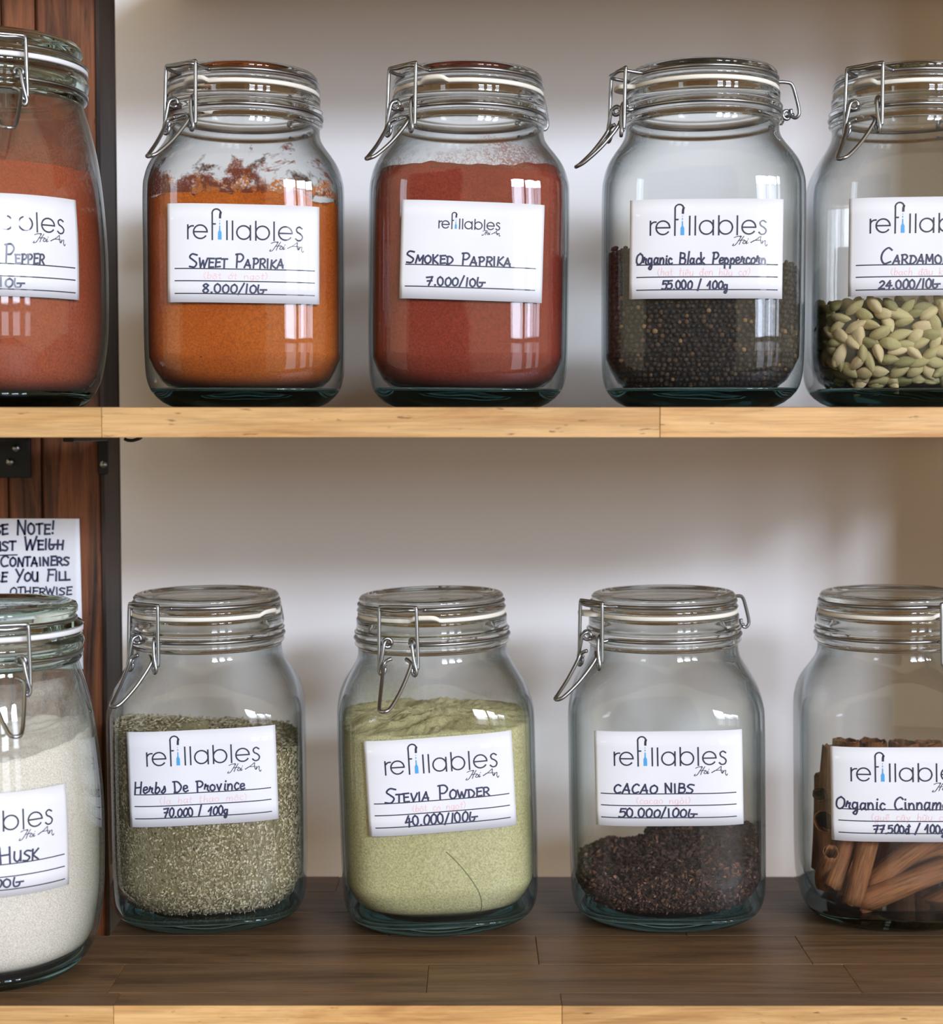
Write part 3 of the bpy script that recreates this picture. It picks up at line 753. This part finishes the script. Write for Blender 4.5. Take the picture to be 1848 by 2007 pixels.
j_cac = make_jar(SQ, 1308, .984, 0.0, -4.8, -53, 'square jar with a low layer of brown cacao nibs', GL, tab=-75, tab_kind='out', lean=-1.0)
add_label(j_cac, SQ, zc(1432, 1620, .924), std_label(('CACAO NIBS', 39, 196, 123.5, 18, KW(seed=26)), ('50.000/100G', 47, 200, 172, 17, KW(seed=27)), ('(cacao ngòi)', 82, 190, 145, 14), rx=(12, 280)), tilt=.5)
j_cin = make_jar(SQ, 1753, .986, 0.0, -7.4, 43, 'square jar of cinnamon sticks at the right of the lower shelf', GL, tab=35, lean=-.9)
add_label(j_cin, SQ, zc(1463, 1652, .926), std_label(('Organic Cinnamon', 9, 246, 125, 25, KW(seed=29)), ('77.500đ / ¹00g', 83, 222, 173, 17, KW(seed=30)), ('(quế cây hữu cơ)'.replace('q', 'g'), 78, 235, 147, 15), rx=(15, 283)), tilt=.7)

# ------------------------------------------------------------------ contents: powders
P_swe = m_powder('sweet_paprika', (.38, .072, .005), (.48, .110, .007), (.08, .02, .01), .7)
P_smo = m_powder('smoked_paprika', (.215, .027, .012), (.265, .036, .016), (.35, .12, .07), .15)
P_cay = m_powder('cayenne', (.30, .050, .014), (.37, .068, .019), (.10, .02, .01), .5)
P_psy = m_powder('psyllium_husk', (.78, .69, .62), (.82, .74, .67), (.75, .65, .55), .08, 1500)
P_ste = m_powder('stevia_powder', (.48, .44, .22), (.56, .52, .28), (.16, .20, .08), .25)
zf = lambda y: fz(y, .923) - Z_UP
fill(SQ, lambda th, t: zf(374) - .0050*max(0, min(1, (sin(th)-.45)*6)) - .004*max(0, min(1, (-sin(th)-.62)*8)) + hn(th, t, 6, .0030, 1.3) + hn(th, t, 28, .0018, 5.3)*t - .002*(1-t), 'paprika_powder', P_swe, j_swe, label='coarse orange paprika powder filling the jar with dark smears')
fill(SQ, lambda th, t: zf(322) - .004*sin(th) * (1 if sin(th) < 0 else -.6) - .006*max(0, -sin(th))**3 + hn(th, t, 2.2, .0022, 4.1), 'paprika_powder', P_smo, j_smo, label='fine brick-red paprika powder in the nearly full jar')
fill(RD, lambda th, t: fz(302, .88) - Z_UP + hn(th, t, 2, .004, 2.2), 'pepper_powder', P_cay, j_cay, label='red pepper powder in the round jar of the upper shelf')
fill(RD, lambda th, t: fz(1500, .826) + .010*sin(th)*t + hn(th, t, 2, .004, 6.2), 'husk_powder', P_psy, j_psy, label='off-white husk powder in the round jar of the lower shelf')
def h_ste(th, t):
    base = fz(1436, .923)
    return base + .0008*sin(th*2) + hn(th, t, 5, .0040*(1-abs(2*t-1)*.4), 9.0)*(1 if t < .97 else .3) + .0045*(1-t*t)
o = fill(SQ, h_ste, 'stevia_powder', P_ste, j_ste, label='pale green powder in the third jar of the lower shelf')
# settling crack that runs down through the green powder
cr = []
for k in range(21):
    t = k/20; s_ = .002 + .0230*sin(t*1.45); z = fz(1668, .922) + (fz(1806, .922) - fz(1668, .922))*t**1.15
    r, n = interp([q for q in inner_prof(SQ) if q[1] > .02], z); th = s_/.0575
    cr.append(Vector(pt(th, z, r-.00035, n)))
m = MB(); m.tube(cr, .00028, 6); o2 = m.build('settling_crack', m_plain('crack_shade', (.20, .21, .09), .9), o)

residue(SQ, zf(378), .166, m_residue('paprika_film', (.17, .035, .018), zf(378), .166, .17, -.06, 30, .585, .04, .25), j_swe)
residue(SQ, zf(380), zf(330), m_residue('paprika_dust', (.42, .13, .03), zf(380), zf(325), .22, -.12, 60, .52, .08, .6), j_swe, lift=.0006)
residue(SQ, zf(330), .168, m_residue('smoked_film', (.24, .065, .035), zf(330), .168, .14, -.14, 22, .52, .22, .75), j_smo)
residue(RD, fz(310, .88)-Z_UP, .177, m_residue('cayenne_film', (.22, .062, .028), .14, .177, .34, .14, 16, .50, .32, .25), j_cay)
residue(RD, fz(1500, .826)-.004, .172, m_residue('husk_film', (.60, .56, .52), .12, .172, .26, -.02, 20, .50, .35, .3), j_psy)
residue(SQ, fz(1436, .923), .172, m_residue('stevia_film', (.36, .37, .19), .13, .172, .05, -.04, 16, .52, .35, .6), j_ste)
residue(SQ, .098, .172, m_residue('herb_dust', (.45, .42, .33), .10, .172, -.02, -.06, 16, .54, .5, .7), j_her)

# ------------------------------------------------------------------ contents made of pieces
def inner_pt(K, th, z, inset):
    r, n = interp([q for q in inner_prof(K) if q[1] > .02], z)
    return Vector(pt(th, z, r-inset, n))
def ico(sub):
    import bmesh
    bm = bmesh.new(); bmesh.ops.create_icosphere(bm, subdivisions=sub, radius=1)
    v = [x.co.copy() for x in bm.verts]; f = [tuple(y.index for y in x.verts) for x in bm.faces]; bm.free(); return v, f
I1 = ico(1); I2 = ico(2)
def jmat(j): return Matrix.LocRotScale(j.location, j.rotation_euler, None)

# peppercorns
M['corn'] = m_tint('dried_peppercorn', [(0, (.006, .005, .005)), (.55, (.016, .012, .010)), (.82, (.034, .021, .013)), (.95, (.075, .040, .020)), (1, (.26, .14, .06))], .6, .4, 1500, .9)
rp = random.Random(3)
def corn_top(th): return fz(482, .915) - Z_UP - .009*max(0, sin(th)) + .002*sin(th*5)
corns = []
row = 0; z = SQ['zin'] + .0019
while z < .1:
    n = 108
    for k in range(n):
        th = 2*pi*(k + (.5 if row % 2 else 0) + rp.uniform(-.28, .28))/n
        # equal spacing along the rounded square
        if z + .0006 > corn_top(th): continue
        r_ = rp.uniform(.00142, .00178)
        corns.append((inner_pt(SQ, th, z + rp.uniform(-.0006, .0006), r_ + .0003 + rp.uniform(0, .0011)), r_, th, z))
    z += .00275; row += 1
for k in range(420):                     # the heaped surface
    th = rp.uniform(0, 2*pi); t = sqrt(rp.uniform(0, .93)); zt_ = corn_top(th) + rp.uniform(-.001, .001)
    p = inner_pt(SQ, th, zt_, .002); corns.append((Vector((p.x*t, p.y*t, zt_)), rp.uniform(.00142, .00178), th, zt_))
def corn_mesh(r_, seed, tint):
    q = random.Random(seed); V = []
    for v in I2[0] if False else I1[0]: V.append(v*(r_*q.uniform(.90, 1.06)))
    return V
vis = [c for c in corns if abs((c[2] + pi) % (2*pi) - pi) < 1.15 and c[3] < fz(586, .915)-Z_UP]
rp.shuffle(vis); chosen = vis[:300]; ids = set(id(c) for c in chosen)
m = MB()
for c in corns:
    if id(c) in ids: continue
    V = corn_mesh(c[1], rp.random(), 0); m.add([v + c[0] for v in V], I1[1], max(.01, rp.random()**1.1))
o = m.build('peppercorns', M['corn']); o.matrix_world = jmat(j_pep)
tag(o, 'black peppercorns packed behind the front layer in the half full jar', 'peppercorns', kind='stuff')
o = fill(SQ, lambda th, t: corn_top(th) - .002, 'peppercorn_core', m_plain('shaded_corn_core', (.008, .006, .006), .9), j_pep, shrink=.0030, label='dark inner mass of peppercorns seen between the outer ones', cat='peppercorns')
var = []
for k in range(24):
    mb = MB(); q = random.Random(k); mb.add([v*(.00162*q.uniform(.90, 1.07)) for v in I2[0]] , I2[1], [.15, .3, .45, .6, .7, .8, .88, .95][k % 8] if k != 5 else 1.0)
    me = bpy.data.meshes.new('peppercorn'); me.from_pydata(mb.v, [], mb.f)
    a = me.attributes.new('tint', 'FLOAT', 'POINT'); a.data.foreach_set('value', mb.t)
    me.polygons.foreach_set('use_smooth', [True]*len(me.polygons)); me.materials.append(M['corn']); var.append(me)
mp_ = jmat(j_pep)
for i, c in enumerate(chosen):
    o = bpy.data.objects.new('peppercorn', var[min(23, int(24*rp.random()))]); COL.objects.link(o)
    o.location = mp_ @ c[0]; o.rotation_euler = (rp.uniform(0, 6), rp.uniform(0, 6), 0); s_ = c[1]/.00162; o.scale = (s_, s_, s_)
    tag(o, 'wrinkled black peppercorn pressed against the front glass of its jar', 'peppercorn', 'peppercorns at the front of the jar')

# cardamom pods
M['pod'] = m_tint('cardamom_husk', [(0, (.22, .20, .08)), (.35, (.38, .33, .14)), (.7, (.52, .43, .21)), (1, (.64, .50, .28))], .65, .3, 500, .4)
pods = []
for k in range(8):
    q = random.Random(50+k); mb = MB(); V = []; Fs = []; nu, nv = 12, 18; La = q.uniform(.0062, .0078); Wd = q.uniform(.0030, .0037); bend = q.uniform(-.0009, .0009)
    for i in range(nu+1):
        t = i/nu; x = (t-.5)*2*La; prof = max(.03, sin(pi*min(1, t*1.02))**.62)*(1 - .25*t)*1.1
        for kk in range(nv):
            a = 2*pi*kk/nv; rr = Wd*prof*(1 + .10*cos(3*a) + .045*cos(9*a)); V.append((x, rr*cos(a) + bend*sin(pi*t), rr*sin(a)))
    for i in range(nu):
        for kk in range(nv): Fs.append((i*nv+kk, (i+1)*nv+kk, (i+1)*nv+(kk+1) % nv, i*nv+(kk+1) % nv))
    Fs.append(tuple(range(nv))); Fs.append(tuple(reversed(range(nu*nv, (nu+1)*nv))))
    mb.add(V, Fs, [.05, .25, .4, .55, .7, .85, 1.0, .5][k])
    me = bpy.data.meshes.new('cardamom_pod'); me.from_pydata(mb.v, [], mb.f)
    a = me.attributes.new('tint', 'FLOAT', 'POINT'); a.data.foreach_set('value', mb.t)
    me.polygons.foreach_set('use_smooth', [True]*len(me.polygons)); me.materials.append(M['pod']); pods.append(me)
rc = random.Random(12); jm = jmat(j_car); ztop = fz(592, .915) - Z_UP
def place_pod(p, nrm, ang, tilt, sc):
    o = bpy.data.objects.new('cardamom_pod', rc.choice(pods)); COL.objects.link(o)
    up = Vector((0, 0, 1)); tg = up.cross(nrm).normalized(); ax = tg*cos(ang) + (nrm.cross(tg))*sin(ang); ax = (ax + nrm*tilt).normalized()
    y = nrm.cross(ax).normalized(); zz = ax.cross(y)
    mt = Matrix((ax, y, zz)).transposed().to_4x4() @ Matrix.Rotation(rc.uniform(0, 6.28), 4, 'X'); mt.translation = p
    o.matrix_world = jm @ mt @ Matrix.Scale(sc, 4)
    tag(o, 'dried green cardamom pod among the others in its jar', 'cardamom pod', 'cardamom pods in the jar'); return o
pods_n = 0; z = SQ['zin'] + .0042; row = 0
while z < ztop:
    n = 37 if row % 2 == 0 else 36
    for k in range(n):
        th = 2*pi*(k + rc.uniform(-.22, .22) + .5*(row % 2))/n
        d_ = abs((th+pi) % (2*pi) - pi)
        if d_ > 1.75 : continue
        p = inner_pt(SQ, th, z + rc.uniform(-.0013, .0013), .0044 + rc.uniform(0, .0012)); nrm = Vector((sin(th), -cos(th), 0))
        place_pod(p, nrm, rc.gauss(0, .75), rc.uniform(-.22, .22), rc.uniform(.88, 1.12)); pods_n += 1
    z += .0054; row += 1
for k in range(62):
    th = rc.uniform(0, 2*pi); t = sqrt(rc.random())*.90; p = inner_pt(SQ, th, ztop, .005); p = Vector((p.x*t, p.y*t, ztop + rc.uniform(-.001, .0045)))
    place_pod(p, Vector((rc.uniform(-.3, .3), rc.uniform(-.3, .3) - .01, 1)).normalized(), rc.uniform(0, 6), rc.uniform(-.15, .15), rc.uniform(.85, 1.05))
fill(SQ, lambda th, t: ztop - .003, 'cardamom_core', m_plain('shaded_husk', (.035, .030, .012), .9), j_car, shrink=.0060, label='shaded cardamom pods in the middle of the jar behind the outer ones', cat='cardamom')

# dried herbs
M['herb'] = m_tint('dried_herb', [(0, (.05, .042, .024)), (.3, (.19, .155, .085)), (.6, (.38, .31, .185)), (.85, (.52, .44, .28)), (1, (.66, .57, .40))], .8, .15)
rh = random.Random(5); mb = MB()
def herb_top(th): return fz(1478, .923) + .004*(-sin(th)) + .0045*max(0, -sin(th)) + .0015*sin(3*th)
def flake(mb, p, nrm, ln, wd, th_, tint, q):
    up = Vector((0, 0, 1)) if abs(nrm.z) < .8 else Vector((1, 0, 0)); tg = up.cross(nrm).normalized(); bt = nrm.cross(tg)
    a = q.uniform(0, pi); ax = (tg*cos(a) + bt*sin(a) + nrm*q.uniform(-.35, .35)).normalized(); s = nrm.cross(ax).normalized(); n2 = ax.cross(s)
    V = [p - ax*ln, p - s*wd + n2*th_, p + s*wd + n2*th_*.4, p + ax*ln + n2*th_*.5, p - n2*th_]
    mb.add(V, [(0, 2, 1), (1, 2, 3), (0, 1, 4), (1, 3, 4), (3, 2, 4), (2, 0, 4)], tint)
for k in range(15500):
    th = rh.uniform(-pi, pi) if rh.random() < .25 else rh.uniform(-1.75, 1.75)
    zt_ = herb_top(th); z = rh.uniform(SQ['zin']+.0006, zt_ + .001)
    long_ = rh.random() < .10
    ln = rh.uniform(.0016, .0030) if long_ else rh.uniform(.0006, .0014)
    flake(mb, inner_pt(SQ, th, z, rh.uniform(.0006, .0020)), Vector((sin(th), -cos(th), 0)), ln, rh.uniform(.00018, .0003) if long_ else rh.uniform(.00035, .0008), .0004, max(.01, min(1, rh.gauss(.70, .24))), rh)
for k in range(2600):
    th = rh.uniform(-pi, pi); t = sqrt(rh.random())*.97; zt_ = herb_top(th); p = inner_pt(SQ, th, zt_, .001)
    flake(mb, Vector((p.x*t, p.y*t, zt_ + rh.uniform(-.0005, .0015))), Vector((0, 0, 1)), rh.uniform(.0008, .0022), rh.uniform(.0003, .0008), .0005, max(.01, min(1, rh.gauss(.72, .22))), rh)
o = mb.build('dried_herbs', M['herb'], smooth=False); o.matrix_world = jmat(j_her)
tag(o, 'chopped dried herbs, straw and green flakes filling the jar', 'herbs', kind='stuff')
o2 = fill(SQ, lambda th, t: herb_top(th) - .0008, 'herb_mass', m_powder('herb_crumbs', (.16, .135, .065), (.24, .21, .11), (.35, .30, .17), .8, 500), j_her, shrink=.0012)
o2.parent = o; o2.matrix_world = jmat(j_her)
for kk in ('label', 'category'):
    if kk in o2: del o2[kk]
o2.matrix_parent_inverse = Matrix(); o2.matrix_local = Matrix()

# cacao nibs
M['nib'] = m_tint('cacao_nib', [(0, (.012, .008, .008)), (.4, (.04, .02, .015)), (.7, (.10, .045, .028)), (.9, (.19, .085, .05)), (1, (.30, .15, .09))], .7, .35)
rn = random.Random(9); mb = MB()
def nib_top(th, t=1.0):
    x = sin(th)*t; y = -cos(th)*t      # y < 0 is the front
    return .0385 + .006*x - .004*max(0, -x) + .0045*t*abs(x)**2*(1 if x > 0 else .4) + .006*max(0, y)*(x > -.2) + .004*mnoise.noise(Vector((x*3, y*3, 2))) + (.006*math.exp(-((x+.55)**2+(y-.3)**2)/.05))
def chunk(mb, p, s, tint, q):
    V = [Vector((1, 0, 0)), Vector((-1, 0, 0)), Vector((0, 1, 0)), Vector((0, -1, 0)), Vector((0, 0, 1)), Vector((0, 0, -1)), Vector((.7, .7, .3)), Vector((-.6, .4, -.7))]
    rot = Matrix.Rotation(q.uniform(0, 6.3), 3, Vector((q.uniform(-1, 1), q.uniform(-1, 1), q.uniform(-1, 1))).normalized())
    sc = Vector((s*q.uniform(.8, 1.5), s*q.uniform(.6, 1.0), s*q.uniform(.35, .7)))
    V = [p + rot @ Vector((v.x*sc.x*q.uniform(.7, 1.15), v.y*sc.y*q.uniform(.7, 1.15), v.z*sc.z)) for v in V]
    mb.add(V, [(0, 6, 4), (6, 2, 4), (2, 1, 4), (1, 3, 4), (3, 0, 4), (6, 0, 5), (2, 6, 5), (2, 5, 7), (1, 2, 7), (5, 1, 7), (3, 1, 5), (0, 3, 5)], tint)
for k in range(4200):
    th = rn.uniform(-pi, pi); z = rn.uniform(SQ['zin']+.0012, nib_top(th) + .0004)
    chunk(mb, inner_pt(SQ, th, z, rn.uniform(.0012, .0030)), rn.uniform(.0008, .0019), max(.01, min(1, rn.gauss(.5, .26))), rn)
for k in range(2600):
    th = rn.uniform(-pi, pi); t = sqrt(rn.random())*.96; z = nib_top(th, t); p = inner_pt(SQ, th, max(z, .02), .001)
    chunk(mb, Vector((p.x*t, p.y*t, z + rn.uniform(-.001, .0012))), rn.uniform(.0010, .0024), max(.01, min(1, rn.gauss(.40, .25))), rn)
o = mb.build('cacao_nibs', M['nib'], smooth=False); o.matrix_world = jmat(j_cac)
tag(o, 'loose dark brown cacao nibs heaped in the bottom of the jar', 'cacao nibs', kind='stuff')
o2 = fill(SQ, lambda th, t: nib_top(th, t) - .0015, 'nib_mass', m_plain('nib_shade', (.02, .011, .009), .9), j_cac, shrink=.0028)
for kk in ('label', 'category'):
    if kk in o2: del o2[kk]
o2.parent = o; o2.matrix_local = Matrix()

# cinnamon sticks
def m_cinnamon():
    m, nt, out = mat('cinnamon_bark')
    v = coords(nt, (1, 14, 14)); v2 = coords(nt)
    a = noise(nt, v, 60, 5, .6); b_ = noise(nt, v2, 70, 3)
    c = ramp(nt, a, [(.3, (.10, .036, .014)), (.55, (.25, .098, .035)), (.75, (.36, .155, .055))])
    c = mixc(nt, ramp(nt, b_, [(.5, 0.0), (.75, .6)]), c, (.30, .11, .05))
    principled(nt, out, c, .7, bump=a, bstr=.5, bdist=.0008, spec=.25); return m
M['cin'] = m_cinnamon()
def stick(A, B, r, seed, label):
    q = random.Random(seed); A = Vector(A); B = Vector(B); L_ = (B-A).length; mb = MB()
    prof = []; nn = 30
    for i in range(nn+1):               # two-sided scroll, open on one side
        t = i/nn; a = -2.9*pi*.5 + t*2.9*pi; rr = r*(1 - .42*abs(2*t-1)**1.6 - .0*t)
        prof.append((rr*cos(a), rr*sin(a)*.86))
    th_ = .0008; ns = 8; V = []; Fs = []
    for sgn in (0, 1):
        for i in range(ns+1):
            t = i/ns; wob = 1 + .05*sin(t*5+seed)
            for k, (x, y) in enumerate(prof):
                e0 = 0 if 0 < i < ns else q.uniform(-.0009, .0009)
                s_ = (1 - sgn*th_/r)*wob; V.append((t*L_ + e0, x*s_, y*s_ + .0012*sin(t*pi)*(seed % 3-1)))
    P_ = nn+1; off = (ns+1)*P_
    for i in range(ns):
        for k in range(nn):
            a = i*P_+k; Fs.append((a, a+P_, a+P_+1, a+1)); Fs.append((off+a, off+a+1, off+a+P_+1, off+a+P_))
        for k in (0, nn):
            a = i*P_+k; Fs.append((a, off+a, off+a+P_, a+P_))
    for i in (0, ns):
        for k in range(nn):
            a = i*P_+k; Fs.append((a, a+1, off+a+1, off+a))
    mb.add(V, Fs); o = mb.build('cinnamon_stick', M['cin'])
    ax = (B-A).normalized(); rt = ax.to_track_quat('X', 'Z').to_matrix().to_4x4() @ Matrix.Rotation(q.uniform(0, 6.28), 4, 'X'); rt.translation = A
    o.matrix_world = rt; tag(o, label, 'cinnamon stick', 'cinnamon sticks in the jar'); return o
cj = j_cin.location
def cp(px, py, dd): return at(px, py, dd)
SG = 'rolled brown cinnamon stick '
stick(cp(1680, 1772, .951), cp(1862, 1698, .951), .0088, 1, 'rolled brown cinnamon stick lying lowest across the front of the jar')
stick(cp(1700, 1738, .958), cp(1832, 1640, .955), .0082, 2, SG + 'slanting up above the lowest stick, blunt end at the front')
stick(cp(1668, 1772, .948), cp(1700, 1640, .952), .0070, 3, SG + 'standing nearly upright just left of the lowest stick')
stick(cp(1632, 1740, .955), cp(1672, 1630, .960), .0066, 4, SG + 'leaning right in the lower left corner of the jar')
stick(cp(1622, 1700, .972), cp(1628, 1462, .972), .0066, 5, SG + 'upright along the left wall of the jar')
stick(cp(1800, 1790, .975), cp(1900, 1740, .960), .0075, 6, SG + 'almost level near the bottom right of the jar')
stick(cp(1760, 1700, .975), cp(1890, 1640, .960), .0085, 7, SG + 'behind the slanting stick under the label')
stick(cp(1650, 1740, .995), cp(1660, 1452, .995), .0095, 8, SG + 'upright behind the left edge of the label')
stick(cp(1700, 1760, 1.01), cp(1712, 1452, 1.01), .0104, 9, SG + 'tall at the back, its top above the left of the label')
stick(cp(1760, 1760, 1.008), cp(1768, 1454, 1.008), .0106, 10, SG + 'tall at the back, its top above the middle of the label')
stick(cp(1815, 1750, 1.01), cp(1822, 1455, 1.01), .0102, 11, SG + 'tall at the back near the right edge of the picture')
stick(cp(1870, 1740, .995), cp(1872, 1500, .995), .0085, 12, SG + 'tall on the far right side of the jar')
stick(cp(1730, 1720, .985), cp(1790, 1520, .985), .0080, 13, SG + 'hidden mostly behind the label, leaning right')
stick(cp(1655, 1762, .972), cp(1664, 1690, .985), .0060, 14, SG + 'short and steep behind the two left-hand sticks')

stick(cp(1618, 1612, .946), cp(1652, 1585, 1.015), .0078, 15, SG + 'pointing forward at the left wall, its wide hollow end showing')
stick(cp(1606, 1556, .958), cp(1645, 1560, 1.015), .0056, 16, SG + 'pointing forward just above the wide hollow end')
stick(cp(1628, 1668, .952), cp(1612, 1730, .975), .0062, 17, SG + 'short and steep below the wide hollow end')
stick(cp(1612, 1520, .985), cp(1606, 1700, .990), .0070, 18, SG + 'upright furthest left against the glass')
stick(cp(1735, 1705, .962), cp(1880, 1600, .962), .0080, 19, SG + 'third of the slanting ones, just under the label')

# ------------------------------------------------------------------ handwritten notice on the post
p0 = at(-130, 1017, 1.0175); p1 = at(158, 1312, 1.0175); YN = 1.0212
note = empty('paper_notice', (p0.x, YN, p1.z)); tag(note, 'white paper notice with blue capitals taped to the dark post', 'notice')
sx = (p1.x-p0.x)/288; sz = (p0.z-p1.z)/295
nm = lambda x, y, off: ((x+130)*sx, -off - .0016*max(0, (x-90)/70)**2, (1312-y)*sz)
m = MB(); V = []; nx, ny = 24, 10
for off in (.0002, .0004):
    for iy in range(ny+1):
        for ix in range(nx+1):
            x = -130 + 288*ix/nx; y = 1017 + 295*iy/ny
            if ix == nx: x += 4*(iy/ny)
            V.append(nm(x, y, off))
Fs = []; q_ = (nx+1)*(ny+1)
for iy in range(ny):
    for ix in range(nx):
        a = iy*(nx+1)+ix; Fs.append((q_+a, q_+a+nx+1, q_+a+nx+2, q_+a+1)); Fs.append((a, a+1, a+nx+2, a+nx+1))
for iy in range(ny):
    a = iy*(nx+1)+nx; Fs.append((a, q_+a, q_+a+nx+1, a+nx+1))
m.add(V, Fs); sheet = m.build('sheet', M['paper'], note)
lines = []
text(lines, 'PLEASE NOTE!', -78, 110, 1050, 25, 4.2, caps=1.05, seed=31, slope=.02)
text(lines, 'YOU MUST WEIGH', -104, 127, 1081, 24, 4.2, caps=1.05, seed=32, slope=.02)
text(lines, 'ALL CONTAINERS', -60, 138, 1112, 21, 4.0, caps=1.05, seed=33, slope=.02)
text(lines, 'BEFORE YOU FILL', -78, 139, 1142, 22, 4.0, caps=1.05, seed=34, slope=.02)
text(lines, 'OTHERWISE', 16, 142, 1168, 15, 3.2, seed=35, slope=.02)
text(lines, 'YOU WILL PAY', -20, 150, 1196, 15, 3.0, seed=36) if False else None
ribbon(lines, [(-12, 1089), (32, 1088)], 2.6)
m = MB()
for rb in lines:
    P = [nm(v.x, v.y, .0007) for v in rb]; m.add(P, [(2*i, 2*i+1, 2*i+3, 2*i+2) for i in range(len(P)//2-1)])
m.build('handwriting', M['marker'], sheet, smooth=False)
